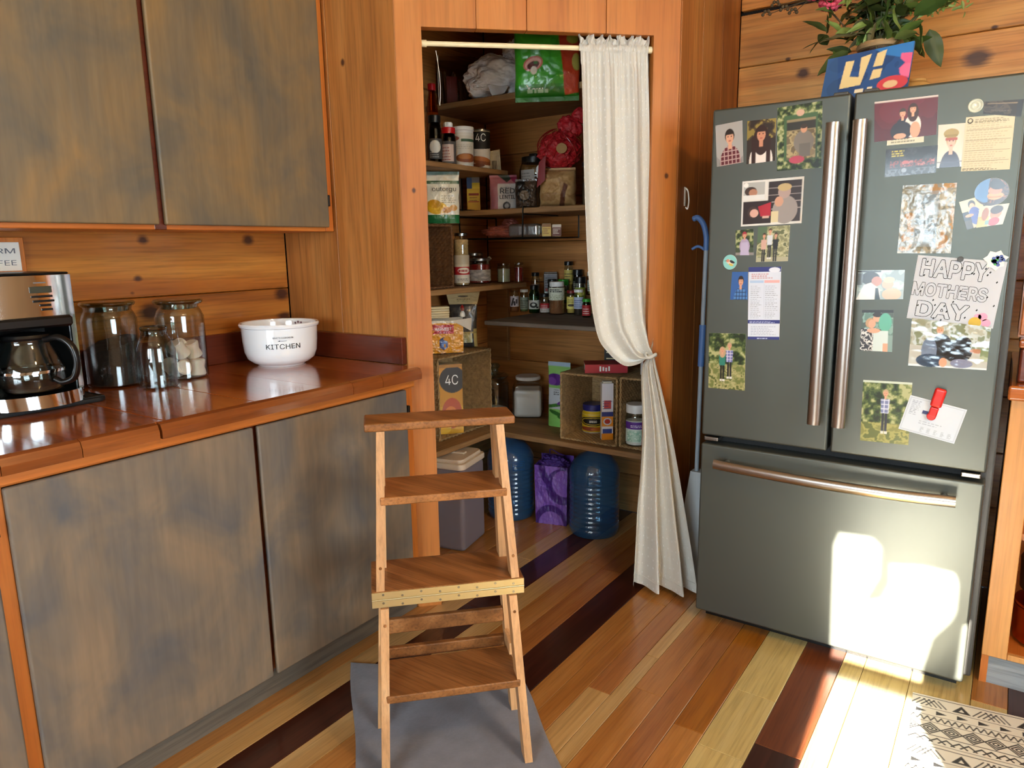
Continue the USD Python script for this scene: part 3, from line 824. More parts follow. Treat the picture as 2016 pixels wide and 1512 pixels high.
part(t, "top_cover", box(-.2, .004, -.112, .108, .3385, .345, .003), "black_plastic")
yb0 = .03
part(t, "display", box(.0095, .0125, yb0 - .026, yb0 + .028, .293, .31, .001), "display_glass")
for k, (w_, z_) in enumerate(((.028, .284), (.028, .272), (.016, .261), (.016, .250))):
    part(t, "button", box(.0095, .013, yb0 - w_ + .004 + .003 * k, yb0 + w_ + .003 * k, z_ - .0028, z_ + .0028, .001), "black_plastic")
part(t, "maker_mark", box(.0098, .0117, yb0 - .02, yb0 + .016, .3175, .321, .0004), "ink_grey")

t = thing("coffee_pot", "round glass coffee pot with a black lid and curved black handle", "coffee pot", (-2.118, .808, CT + .0165 + .0345))
part(t, "glass_body", lathe(np.array([(0, 0), (.055, 0), (.066, .006), (.072, .03), (.07, .055), (.06, .085), (.05, .108), (.052, .118), (.049, .118), (.047, .108), (.057, .085), (.067, .055), (.069, .03), (.063, .008), (.054, .003), (0, .003)]) * (1.15, 1.18), 48), "jar_glass", 40)
part(t, "steel_band", lathe(np.array([(.0705, .046), (.0725, .046), (.0722, .052), (.0702, .052)]) * (1.15, 1.18), 48), "chrome", 40)
part(t, "lid", lathe([(0, .1397), (.058, .1397), (.061, .145), (.058, .152), (.02, .157), (0, .157)], 32), "black_plastic", 40)
hd = np.array((1.12, 1.12, 1.18)) * smooth_path([(.052, .02, .118), (.085, .035, .123), (.108, .05, .105), (.114, .056, .07), (.105, .05, .035), (.085, .034, .024), (.07, .024, .03)])
part(t, "handle", tube(hd, .011, 10, .75), "black_plastic", 50)
part(t, "leftover_coffee", lathe([(0, .0035), (.054, .0035), (.0625, .008), (.0672, .018), (0, .018)], 40), "coffee_grounds")

# little sign with two lines of letters
t = thing("letter_sign", "small white tile sign in a wooden edge, hanging above the coffee maker", "sign", (-2.404, .862, 1.349))
part(t, "wooden_back", box(.001, .010, -.075, .082, -.052, .054, .002), "cabinet_frame")
part(t, "tile", box(.0105, .0135, -.07, .068, -.042, .04, .001), "white_paint")
for txt, z_ in (("WARM", .008), ("COFFEE", -.026)):
    m_ = lettering(txt, .0145, 0, 0, 0, width=.11)
    part(t, "lettering", move(rotz(m_, 90), .0136, 0, z_), "ink_grey", False)

# ================================================================ floor mat under the ladder and the patterned rug
plain("mat_grey", "#6d6a72", .95, vary=.18, scale=14, bump=.5, bscale=90, sheen_weight=.4)
A_, B_, C_, D_ = (np.array(q) for q in ((-1.70, 1.47), (-1.20, 1.735), (-.70, 1.295), (-1.14, .975)))
nu, nv = 60, 80
u, v = np.meshgrid(np.linspace(0, 1, nu), np.linspace(0, 1, nv)); u, v = u[..., None], v[..., None]
xy = (A_ * (1 - u) + B_ * u) * (1 - v) + (D_ * (1 - u) + C_ * u) * v
xy[..., 0] += .012 * np.sin(9 * v[..., 0]) * (u[..., 0] - .5)
edge = np.minimum(np.minimum(u, 1 - u) * 1.2, np.minimum(v, 1 - v) * 2)[..., 0]
zz = .0015 + .0055 * np.clip(edge / .02, 0, 1) + .002 * (meshkit.fbm(np.concatenate([u * 10, v * 16, u * 0], -1), 3) - .5) * np.clip(edge / .05, 0, 1) + .0015 * np.exp(-((edge - .07) / .008) ** 2)
t = thing("floor_mat", "grey embossed cotton bath mat under the step ladder", "mat", (-1.2, 1.35, 0))
part(t, "cloth", (np.concatenate([xy - (-1.2, 1.35), zz[..., None]], -1).reshape(-1, 3), grid_faces(nu, nv)[:, ::-1]), "mat_grey", True)

pr = Print(300, 420, "#d9d3c4", 3)
ink = "#2b2a2c"
v0 = 1.0
def band(kind, h_):
    global v0
    a, b_ = v0 - h_, v0
    n_ = 12
    for k in range(n_ + 1):
        x = k / n_
        if kind == "rule":
            pr.rect(0, a + h_ * .35, 1, a + h_ * .65, ink)
        elif kind == "tri":
            pr.poly([(x + .02, a + h_ * .15), (x + .02 + .045, a + h_ * .5), (x + .02, a + h_ * .85)], ink)
        elif kind == "zig":
            for q in range(3):
                xx = x + q * .028
                pr.line(xx, a + h_ * .1, xx + .014, b_ - h_ * .1, .006, ink); pr.line(xx + .014, b_ - h_ * .1, xx + .028, a + h_ * .1, .006, ink)
        elif kind == "dia":
            m_ = (a + b_) / 2
            for s_ in (.041, .027, .012):
                pts = [(x - s_, m_), (x, m_ + h_ * .47 * s_ / .041), (x + s_, m_), (x, m_ - h_ * .47 * s_ / .041)]
                for p_, q_ in zip(pts, pts[1:] + pts[:1]):
                    pr.line(*p_, *q_, .007, ink)
        elif kind == "slash":
            if k % 3 == 2:
                pr.poly([(x, a + h_ * .1), (x + .038, b_ - h_ * .1), (x + .076, a + h_ * .1)], ink); pr.poly([(x + .027, a + h_ * .25), (x + .038, b_ - h_ * .45), (x + .049, a + h_ * .25)], "#d9d3c4")
            else:
                for q in range(4):
                    d_ = (1 if k % 3 == 0 else -1) * .034
                    pr.line(x + q * .02, a + h_ * .15, x + q * .02 + d_, b_ - h_ * .15, .006, ink)
        elif kind == "chev":
            for q in (0, .035):
                pr.line(x + q, a + h_ * .2, x + .03 + q, b_ - h_ * .2, .008, ink); pr.line(x + .03 + q, b_ - h_ * .2, x + .06 + q, a + h_ * .2, .008, ink)
    v0 = a
seq = [("blank", .008), ("rule", .009), ("slash", .056), ("rule", .009), ("tri", .034), ("rule", .008), ("zig", .03), ("rule", .009), ("dia", .064), ("rule", .009), ("chev", .038), ("rule", .008)]
while v0 > .03:
    for kd, h_ in seq:
        if v0 > h_:
            band(kd, h_)
        else:
            v0 = 0
cu, cv, o_ = np.array([.992, .125, 0]), np.array([.055, -.9985, 0]), np.array([-.138, 2.303, 0])
t = thing("rug", "white woven rug with black zigzag and triangle bands, beside the fridge", "rug", o_)
p_ = quad(pr, (0, 0, .005), cu * .62, cu * .62 + cv * .86, cv * .86)
p_[..., 2] = .005 + .0012 * meshkit.noise(p_ * 30)
body = trimesh.convex.convex_hull(np.array([(q + (0, 0, z_)) for q in (np.zeros(3), cu * .62, cu * .62 + cv * .86, cv * .86) for z_ in (.0005, .0035)]))
part(t, "cloth", Paint(p_, pr, (body, "#cfc9bb")), "print_matte")

# ================================================================ curtain on its rod
S0, N_ = np.array([-1.765, 1.88]), np.array([.70711, -.70711])
def diag(s, off, z):
    s, off, z = np.broadcast_arrays(s, off, z)
    return np.stack([S0[0] + .70711 * (s + off), S0[1] + .70711 * (s - off), z], -1)
plain("rod_cream", "#e6d8b0", .4)
t = thing("curtain_rod", "cream tension rod across the top of the pantry doorway", "curtain rod", (-1.765, 1.88, 2.03), 45)
part(t, "tube", tube([(.096, .02, .0), (.893, .02, .003)], .0085, 16), "rod_cream", 60)
part(t, "end_cap", tube([(.088, .02, .0), (.105, .02, 0)], .0115, 16), "rod_cream", 60)
part(t, "end_cap", tube([(.884, .02, .003), (.9015, .02, .003)], .0115, 16), "rod_cream", 60)


def make_cloth(path):
    return usdkit.material(stage, path, {"t": ("texture_coordinate", {}), "m": ("mapping", {"mapping_type": "point", "scale": (1, 1, 1)}),
                                         "v": ("voronoi_texture", {"dimensions": "2D", "feature": "f1", "scale": 1.0, "randomness": .25}), "s": ("map_range", {"from_min": .07, "from_max": .14, "to_min": 1.0, "to_max": 0.0, "clamp": True}),
                                         "n": ("noise_texture", {"scale": 220.0, "detail": 2.0}), "ad": ("math", {"math_type": "multiply_add", "value2": .25}),
                                         "x": ("mix_color", {"a": c("#dedbd2"), "b": c("#f3f2ee")}), "b": ("bump", {"strength": .5, "distance": .0012}),
                                         "d": ("principled_bsdf", {"roughness": .85, "sheen_weight": .2}), "l": ("translucent_bsdf", {"color": c("#cfcac0")}), "y": ("mix_closure", {"fac": .22})},
                           [("t.UV", "m.vector"), ("m.vector", "v.vector"), ("v.distance", "s.value"), ("s.result", "x.fac"), ("x.result", "d.base_color"), ("t.object", "n.vector"), ("n.fac", "ad.value1"), ("s.result", "ad.value3"),
                            ("ad.value", "b.height"), ("b.normal", "d.normal"), ("d.BSDF", "y.closure1"), ("l.BSDF", "y.closure2")], surface="y.closure")


recipes["curtain_cloth"] = make_cloth
nu, rows_ = 260, []
u = np.linspace(0, 1, nu)
L_ = smooth_path([(.632, 2.03), (.638, 1.851), (.648, 1.505), (.664, 1.213), (.694, 1.03), (.738, .955), (.80, .905), (.855, .91), (.888, .93)], 16)
R_ = smooth_path([(.886, 2.033), (.896, 1.85), (.902, 1.682), (.912, 1.412), (.926, 1.131), (.928, 1.06), (.924, 1.0), (.918, .97), (.912, .955)], 16)
warpu = u + .018 * np.sin(2 * np.pi * u * 2.3 + 1) + .012 * np.sin(2 * np.pi * u * 5.1)
def pleat(n_, ph):
    return np.sin(2 * np.pi * n_ * warpu + ph) + .25 * np.sin(2 * np.pi * n_ * 1.9 * warpu + 1.3 * ph)
T_ = len(L_)
UV = []
for hz, amp in ((.052, .010), (.042, .012), (.030, .008), (.018, .004)):                      # gathered heading above the rod
    fr = np.sin(2 * np.pi * 17 * warpu) * .5 + np.sin(2 * np.pi * 31 * u + 2) * .4
    rows_.append(diag(L_[0, 0] + u * (R_[0, 0] - L_[0, 0]) + .006 * np.sin(2 * np.pi * 9 * u + hz * 60), -.02 + amp * fr, 2.03 + hz * (.85 + .25 * np.sin(2 * np.pi * 7 * warpu)) + .003 * u)); UV.append(-hz)
for hz in (.010, 0, -.010):
    fr = np.sin(2 * np.pi * 17 * warpu) * .002
    rows_.append(diag(L_[0, 0] + u * (R_[0, 0] - L_[0, 0]), -.008 + fr, 2.03 + hz + .003 * u)); UV.append(-hz)
d_acc = .01
for k in range(1, T_):
    tt = k / (T_ - 1)
    l, r = L_[k], R_[k]
    # strands sag into a swag on the left before they reach the tie
    s_ = l[0] + (r[0] - l[0]) * warpu.clip(0, 1)
    blend = warpu.clip(0, 1) ** .8
    z_ = l[1] + (r[1] - l[1]) * blend
    wid = np.hypot(*(r - l))
    amp = min(.024, .012 + .016 * tt) * min(1, wid / .1) * (1 if k > 5 else .5)
    fine = .003 * np.sin(2 * np.pi * 15 * warpu + 3 * tt) * max(0, 1 - 4 * tt)
    belly = .03 * np.sin(np.pi * u) * tt ** 2 + .035 * tt ** 3
    rows_.append(diag(s_, -.014 + belly + amp * pleat(2.7, 1.2 + .8 * tt) + fine, z_))
    UV.append(d_acc); d_acc += float(np.hypot(*(L_[k] - L_[k - 1])))
low_l = smooth_path([(.888, .925), (.868, .88), (.87, .75), (.872, .628), (.862, .47), (.85, .342), (.842, .18), (.834, .03)], 8)
low_r = smooth_path([(.912, .95), (.918, .90), (.944, .78), (.968, .66), (.996, .50), (1.018, .353), (1.045, .18), (1.066, .02)], 8)
K_ = len(low_l)
for k in range(1, K_):
    tt = k / (K_ - 1)
    l, r = low_l[k], low_r[k]
    s_ = l[0] + (r[0] - l[0]) * warpu.clip(0, 1)
    amp = .007 + .032 * tt
    off = .021 + (.03 * tt) * (1 - u) + u * (.02 + .15 * tt) * (1 - .25 * u) + amp * pleat(2.7, 2.0 + .3 * tt) + .003 * np.sin(2 * np.pi * 9 * warpu) * (1 - .8 * tt)
    rows_.append(diag(s_, off, l[1] + (r[1] - l[1]) * u)); UV.append(d_acc + .01); d_acc += float(np.hypot(*(low_l[k] - low_l[k - 1])))
P_ = np.array(rows_)
st = np.stack([np.broadcast_to(u * 20, P_.shape[:2]), np.broadcast_to(np.array(UV)[:, None] * 26, P_.shape[:2])], -1).reshape(-1, 2)
t = thing("curtain", "white dotted cotton curtain gathered and tied back at the pantry doorway", "curtain", (0, 0, 0))
g_ = usdkit.mesh(stage, str(t.GetPath()) + "/cloth", (P_.reshape(-1, 3), grid_faces(nu, len(P_))[:, ::-1]), M("curtain_cloth"), smooth=True, uv=st)
kc = diag(.90, .04, .945)
tie = [kc + np.array([.020 * math.cos(a) * .7071, .020 * math.cos(a) * .7071, .006 * math.sin(2 * a)]) + .019 * math.sin(a) * np.array([.7071, -.7071, 0]) for a in np.linspace(0, 2 * np.pi, 24)]
part(t, "tie_band", tube(tie, .0045, 8, 1.4), "curtain_cloth", 60)
part(t, "hem_stitch", tube(rows_[-3] + np.array([.0012, -.0012, 0]), .0012, 4), "curtain_cloth", 60)

# ================================================================ long-handled dustpan in the gap beside the fridge
plain("mop_blue", "#4a6ea6", .45); plain("mop_grey", "#8d99a4", .45); plain("pale_grey_plastic", "#a7adb0", .5)
t = thing("wall_hook", "small white metal hook screwed into the board beside the fridge", "hook", (-1.055, 2.665, 1.53))
part(t, "plate", box(.0005, .003, -.008, .008, -.035, .035, .001), "white_paint")
part(t, "hook_wire", tube(smooth_path([(.003, 0, .03), (.012, 0, .02), (.017, 0, -.015), (.013, 0, -.045), (.005, 0, -.04)]), .0028, 8), "white_paint", 60)
t = thing("dustpan", "upright dustpan with a long grey pole and blue grip beside the fridge", "dustpan", (-.968, 2.66, 0))
part(t, "grip", tube(smooth_path([(-.05, 0, 1.445), (-.03, 0, 1.45), (-.008, 0, 1.425), (.004, 0, 1.38), (.005, 0, 1.33)]), [.008, .010, .011, .011, .010] + [.0105] * 28, 10), "mop_blue", 60)
part(t, "catch", tube(smooth_path([(-.05, 0, 1.335), (-.025, 0, 1.345), (.004, 0, 1.33)]), .0055, 8), "mop_blue", 60)
part(t, "pole", tube([(.005, 0, 1.332), (.002, 0, 1.05), (-.002, 0, .45)], .0085, 12), "mop_grey", 60)
part(t, "sleeve", tube([(.0022, 0, 1.05), (.001, 0, .89)], .0125, 12), "mop_blue", 60)
pan = trimesh.convex.convex_hull(np.array([(-.02, -.02, .47), (.03, -.02, .47), (-.02, .03, .47), (.03, .03, .47), (-.045, -.03, .28), (.1, -.03, .28), (-.045, .05, .28), (.1, .05, .28), (-.05, -.03, .06), (.1, -.03, .06), (-.05, .09, .06), (.1, .09, .06), (-.05, -.03, .0), (.1, .09, .0), (-.05, .09, 0), (.1, -.03, 0)]))
part(t, "pan", pan, "pale_grey_plastic", 20)

# ================================================================ open cabinet at the right of the fridge, with pots
t = thing("open_cabinet", "pale wooden base cabinet with open shelves, right of the fridge", "cabinet", (.022, 2.47, 0))
part(t, "stile", box(0, .064, 0, .02, .10, .903, .002), "pale_frame")
part(t, "rail", box(.0645, .9, .001, .02, .865, .903, .002), "pale_frame")
part(t, "rail", box(.0645, .9, .001, .02, .10, .118, .002), "pale_frame")
part(t, "side_panel", box(0.001, .02, .0205, .72, .0, .903), "cabinet_frame")
part(t, "bottom_board", box(.0205, .9, .0205, .72, .10, .118), "cabinet_rail")
part(t, "shelf", box(.0205, .9, .05, .72, .47, .49), "cabinet_rail")
part(t, "back_panel", box(.0205, .9, .7, .72, .1185, .4695), "cabinet_rail"); part(t, "back_panel", box(.0205, .9, .7, .72, .4905, .903), "cabinet_rail")
part(t, "toe_kick", box(.005, .9, .024, .04, 0, .0995), "kick_pale")
t = thing("right_worktop", "red-brown glossy worktop on the open cabinet beyond the fridge", "countertop", (.012, 2.47, .9035))
part(t, "slab", rbox(0, .9, -.03, .75, 0, .043, .008), "counter_wood", 40)
plain("copper", "#b5613a", .22, 1.0); plain("pot_black", "#15130f", .35)
t = thing("copper_pot", "copper cooking pot on the lowest shelf of the open cabinet", "pot", (.20, 2.62, .1185))
part(t, "body", lathe([(0, 0), (.09, 0), (.105, .012), (.108, .12), (.112, .124), (.105, .124), (.102, .014), (0, .006)], 40), "copper", 40)
part(t, "lid", lathe([(0, .125), (.11, .125), (.108, .132), (.05, .145), (0, .148)], 40), "copper", 40)
part(t, "rivet", move(rotx(solid(.006, 0, .004, .001, 12), 90), -.03, -.104, .09), "steel_grey")
t = thing("iron_pot", "black iron pot standing on the copper pot's lid", "pot", (.20, 2.63, .2685))
part(t, "body", lathe([(0, 0), (.08, 0), (.1, .02), (.104, .11), (.1, .11), (.096, .022), (0, .008)], 40), "pot_black", 40)
part(t, "lid", lathe([(0, .111), (.105, .111), (.10, .12), (.03, .135), (.014, .135), (.014, .15), (0, .152)], 40), "pot_black", 40)
t = thing("lidded_box", "dark red lacquered wooden box on the worktop right of the fridge", "box", (.17, 2.6, .947))
part(t, "body", rbox(-.14, .14, -.1, .12, 0, .10, .008), "dark_red_wood", 40); part(t, "lid", rbox(-.145, .145, -.105, .125, .1005, .125, .006), "counter_wood", 40)
t = thing("drawer_chest", "narrow wooden chest of small drawers above the worktop beyond the fridge", "chest", (.02, 2.56, 1.0725))
part(t, "case", box(0, .4, .004, .3, 0, .50), "cabinet_frame")
for k in range(4):
    d = part(t, "drawer", box(.004, .396, -.01, .0035, .006 + .124 * k, .122 + .124 * k, .003), "cabinet_rail")
    part(d, "knob", move(rotx(solid(.009, 0, .014, .003, 14), 90), .2, -.0105, .064 + .124 * k), "brass")
# ================================================================ pantry shelves
BOT, SPI, THI, TOP, LE1, LE2 = .470, 1.026, 1.525, 2.02, 1.175, 1.712
def shelf(label, x0, x1, y0, y1, z, th, mat):
    t = thing("pantry_shelf", label, "shelf", (x0, y0, z - th), 0, "boards of the pantry shelving")
    part(t, "board", box(0, x1 - x0, 0, y1 - y0, 0, th, .003), mat)
    return t


shelf("pantry's lowest shelf board, above the water jugs", -2.404, -1.092, 2.75, 3.204, BOT, .026, "pine_shelf")
shelf("pantry's low side board under the tea basket, behind the ladder", -2.404, -2.02, 1.94, 2.749, BOT, .026, "pine_shelf_left")
shelf("dark topped pantry shelf board carrying the spice jars", -1.966, -1.092, 2.60, 3.229, SPI, .019, "grey_shelf")
shelf("pantry shelf board carrying the lentil pouch and onion net", -2.404, -1.092, 2.75, 3.229, THI, .024, "pine_shelf")
shelf("pantry's topmost shelf board, under the white bag", -2.404, -1.092, 2.75, 3.229, TOP, .026, "pine_shelf")
shelf("side shelf board on the left under the jars with metal lids", -2.404, -2.05, 1.95, 3.08, LE1, .024, "pine_shelf_left")
shelf("side shelf board on the left under the canisters", -2.404, -2.05, 1.95, 2.93, LE2, .022, "pine_shelf_left")

# ---------------------------------------------------------------- materials of the packets
for nm, col, kw in (("cap_black", "#101010", dict(rough=.35)), ("cap_white", "#e4e4e0", dict(rough=.4)), ("cap_red", "#b81418", dict(rough=.35)), ("cap_green", "#2f9a2c", dict(rough=.4)), ("cap_blue", "#26286e", dict(rough=.35)), ("cap_maroon", "#7c1a1a", dict(rough=.4)),
                    ("spice_brown", "#7c4a2a", dict(rough=.9, vary=.25, scale=180)), ("spice_dark", "#2c211a", dict(rough=.9, vary=.4, scale=180)), ("spice_red", "#9c3020", dict(rough=.9, vary=.25, scale=180)), ("spice_green", "#4c6a3a", dict(rough=.9, vary=.4, scale=180)), ("spice_yellow", "#b59a4c", dict(rough=.9, vary=.25, scale=180)),
                    ("flour_white", "#e8e8e6", dict(rough=.9)), ("cream_paste", "#cdd0ae", dict(rough=.5)), ("jam_red", "#8e1c18", dict(rough=.3)), ("amber_liquid", "#9a5a12", dict(rough=.15)), ("beans", "#b89a6c", dict(rough=.8, vary=.35, scale=120)), ("mushroom", "#7a6450", dict(rough=.8, vary=.4, scale=90)),
                    ("white_bag", "#f2f0ec", dict(rough=.35, bump=.5, bscale=40)), ("kraft", "#9c7648", dict(rough=.75, vary=.12, scale=20)), ("net_red", "#a3121a", dict(rough=.6, vary=.35, scale=60)), ("wicker", "#a08258", dict(rough=.8, vary=.35, scale=45)), ("wicker_dark", "#6a4626", dict(rough=.8, vary=.35, scale=45)),
                    ("bin_lid", "#dcc6ac", dict(rough=.4)), ("wire_black", "#0d0c0c", dict(rough=.4, metal=.5)), ("foil", "#c4c4c0", dict(rough=.25, metal=.9, bump=.8, bscale=60)), ("pink_meat", "#a25a4c", dict(rough=.4, vary=.5, scale=40)), ("string_white", "#d8d0c0", dict(rough=.7)),
                    ("packet_cream", "#d8c8a0", dict(rough=.6)), ("book_dark", "#26201f", dict(rough=.6)), ("book_red", "#b0202c", dict(rough=.45)), ("page_white", "#dcd6c8", dict(rough=.8)), ("purple_tissue", "#3c1c70", dict(rough=.7))):
    plain(nm, col, **kw)
recipes["jug_blue"] = lambda path: usdkit.material(stage, path, {"t": ("transparent_bsdf", {"color": (.55, .78, .95)}), "g": ("glossy_bsdf", {"roughness": .06}), "l": ("principled_bsdf", {"base_color": c("#4a86c4"), "roughness": .25}), "y": ("mix_closure", {"fac": .22}),
    "w": ("layer_weight", {"blend": .5}), "q": ("math", {"math_type": "power", "value2": 3.0}), "a": ("math", {"math_type": "multiply_add", "value2": .5, "value3": .06}), "x": ("mix_closure", {})},
    [("w.facing", "q.value1"), ("q.value", "a.value1"), ("a.value", "x.fac"), ("t.BSDF", "y.closure1"), ("l.BSDF", "y.closure2"), ("y.closure", "x.closure1"), ("g.BSDF", "x.closure2")], surface="x.closure")
glass("bottle_glass", (.95, .97, .95))
glass("bottle_green", (.35, .62, .4))
glass("bottle_dark", (.25, .22, .18))
glass("bottle_amber", (.75, .42, .08))
glass("film_clear", (.88, .86, .82), ior=1.5)
recipes["bin_body"] = lambda path: usdkit.material(stage, path, {"t": ("transparent_bsdf", {"color": (.8, .78, .8)}), "d": ("principled_bsdf", {"base_color": c("#8e8288"), "roughness": .45}), "x": ("mix_closure", {"fac": .72})},
                                                   [("t.BSDF", "x.closure1"), ("d.BSDF", "x.closure2")], surface="x.closure")


def label_on(t, pr, r, z0, z1, arc=150, turn=0, mat="print_matte", name="label", r1=None):
    return part(t, name, Paint(wrap(pr, r, z0, z1, arc, turn, r1), pr), mat)


def pouch(t, pr, w, h, d, back, mat="print_bag", gusset=True, seed=0, name="bag", lean=0.0, amp=.006, top=0.93):
    """a filled bag: printed front, plain back; fat at the bottom and pinched flat at the top (or at both ends)"""
    nu, nv = pr.w, pr.h
    u, v = np.meshgrid(np.linspace(0, 1, nu), np.linspace(0, 1, nv))
    prof = np.sqrt(np.clip(1 - np.abs(2 * u - 1) ** 3.2, 0, 1))
    hv = (np.clip((top - v) / top, 0, 1) ** .55 * np.clip(.72 + v * 3, 0, 1)) if gusset else np.sqrt(np.clip(1 - np.abs(2 * np.clip((v - .06) / .88, 0, 1) - 1) ** 3, 0, 1))
    th = d / 2 * prof * hv
    n = (meshkit.fbm(np.stack([u * 5, v * 6, u * 0 + seed], -1), 3, seed) - .5) * amp * (.3 + prof * hv)
    x = (u - .5) * w * (1 - .10 * prof.max() * hv * (gusset * .3)) + (meshkit.noise(np.stack([v * 6, u * 0, u * 0 + seed + 3], -1)) - .5) * .004
    f_ = np.stack([x, -th - n - .0006 + lean * v, v * h], -1); b_ = np.stack([x, th + n * .5 + .0006 + lean * v, v * h], -1)
    bm = trimesh.Trimesh(b_.reshape(-1, 3), grid_faces(nu, nv)[:, ::-1], process=False)
    return part(t, name, Paint(f_, pr, (bm, back)), mat)


def blob(sx, sy, sz, amp=.2, freq=3.0, seed=0, sub=4, flat=.0, sharp=1.0):
    m = trimesh.creation.icosphere(sub, 1.0)
    v = m.vertices
    n = meshkit.fbm(v * freq + seed * 7.7, 4, seed) - .5
    v = v * (1 + amp * 2 * np.sign(n)[:, None] * np.abs(n)[:, None] ** sharp) * (sx, sy, sz)
    v[:, 2] = np.maximum(v[:, 2], -sz * (1 - flat))
    m.vertices = v - (0, 0, v[:, 2].min())
    return m


def bottle(name, label, x, y, z, r, h, glass_mat, cap_mat, cap_h=.02, fill=None, fill_h=.6, lab=None, lab_z=(.2, .6), neck=.6, shoulder=.16, cat_="jar", group=None, turn=0.0, cap_r=None, arc=160):
    """small round jar or bottle: walls with thickness, contents, cap, printed label"""
    t = thing(name, label, cat_, (x, y, z), facing(x, y, turn), group)
    hb = h - cap_h
    nr = r * neck
    zs = hb * (1 - shoulder)
    part(t, "glass_body", lathe([(0, 0), (r - .003, 0), (r, .003), (r, zs), (r * .5 + nr * .5, zs + (hb - zs) * .6), (nr, hb - .001), (nr, hb + cap_h * .3), (nr - .002, hb + cap_h * .3), (nr - .002, hb - .001), (r * .5 + nr * .5 - .002, zs + (hb - zs) * .55), (r - .002, zs - .001), (r - .002, .005), (0, .004)], 28), glass_mat, 40)
    if fill:
        part(t, "contents", lathe([(0, .006), (r - .0032, .006), (r - .0032, hb * fill_h), (0, hb * fill_h + .003)], 24), fill, 40)
    cr = cap_r or nr + .003
    part(t, "cap", lathe([(0, hb + .0005), (cr, hb + .0005), (cr, h - .002), (cr - .002, h), (0, h)], 28), cap_mat, 40)
    if lab is not None:
        label_on(t, lab, r + .0006, hb * lab_z[0], hb * lab_z[1], arc)
    return t


def simple_label(bg, *ops, w=36, h=30, seed=0):
    p = Print(w, h, bg, seed)
    for o in ops:
        getattr(p, o[0])(*o[1:])
    return p


def weave(w, h, th=.0095, ax=.024, az=.0105, seed=0, step=.0026):
    """a panel of plaited seagrass in the xz plane, standing on z = 0, centred on x"""
    nu, nv = max(6, int(w / step)), max(6, int(h / step))
    u, v = np.meshgrid(np.linspace(0, w, nu), np.linspace(0, h, nv))
    row = np.floor(v / az)
    ph = np.where(row % 2 == 0, 0, .5)
    a = np.abs(np.sin(np.pi * (u / ax + ph + .35 * (v / az % 1)))) ** .7 * np.abs(np.sin(np.pi * v / az)) ** .5
    d = th * .5 * (.35 + .65 * a) + .0012 * (meshkit.noise(np.stack([u * 60, v * 60, u * 0 + seed], -1)) - .5)
    f_ = np.stack([u - w / 2, -d, v], -1).reshape(-1, 3); b_ = np.stack([u - w / 2, d, v], -1).reshape(-1, 3)
    g = grid_faces(nu, nv)
    return trimesh.Trimesh(np.vstack([f_, b_]), np.vstack([g, g[:, ::-1] + len(f_)]), process=False)


def basket(label, x, y, z, w, d, h, rot, mat="wicker", seed=0):
    """plaited basket lying on its side: open towards its -y, with top, bottom, sides and back"""
    t = thing("wicker_basket", label, "basket", (x, y, z), rot, "wicker baskets in the pantry")
    part(t, "side_wall", move(rotz(weave(d, h, seed=seed), 90), -w / 2 + .005, d / 2, 0), mat, 60)
    part(t, "side_wall", move(rotz(weave(d, h, seed=seed + 1), 90), w / 2 - .005, d / 2, 0), mat, 60)
    part(t, "back_wall", move(weave(w - .02, h, seed=seed + 2), 0, d - .005, 0), mat, 60)
    flat = lambda zz: move(rotx(weave(w - .02, d - .012, seed=seed + 3), -90), 0, 0, zz)
    part(t, "lower_wall", flat(.005), mat, 60); part(t, "upper_wall", flat(h - .005), mat, 60)
    rim = []
    pts = [(-w / 2 + .004, .003, .005), (w / 2 - .004, .003, .005), (w / 2 - .004, .003, h - .005), (-w / 2 + .004, .003, h - .005)]
    for a, b_ in zip(pts, pts[1:] + pts[:1]):
        n_ = 40
        q = np.linspace(a, b_, n_)
        for k in (0, 1):
            ph = np.linspace(0, 14 * np.pi, n_) + k * np.pi
            rim.append(tube(q + np.c_[.003 * np.sin(ph), .003 * np.cos(ph), .003 * np.sin(ph)], .0035, 6))
    part(t, "rim", cat(rim), mat, 60)
    return t


# ---------------------------------------------------------------- pantry floor: bin, jugs, gift bag
t = thing("storage_bin", "tall grey food bin with a cream lid on the pantry floor", "bin", (-2.04, 2.42, 0), 12)
part(t, "body", rbox(-.125, .10, -.08, .15, 0, .385, .02), "bin_body", 40)
part(t, "lid", cat([vbox(-.133, .108, -.088, .158, .3855, .412, .03, b=.004), vbox(-.12, .095, -.075, .145, .412, .428, .03, b=.005)]), "bin_lid", 40)
part(t, "lid_handle", rbox(-.05, .06, .02, .05, .4285, .438, .004), "bin_lid", 40)


def jug_mesh(r=.119, h=.432):
    prof = [(0, .012), (r * .55, .006), (r * .7, 0), (r * .93, .004), (r, .025)]
    for z in np.linspace(.035, .265, 60):
        prof.append((r - .0035 * (.5 - .5 * math.cos((z - .035) / .023 * 2 * np.pi)) , z))
    prof += [(r, .28), (r * .99, .315), (r * .9, .345), (r * .65, .38), (r * .34, .395), (.029, .405), (.029, .425), (.031, .426), (.031, h)]
    return lathe(prof, 56)


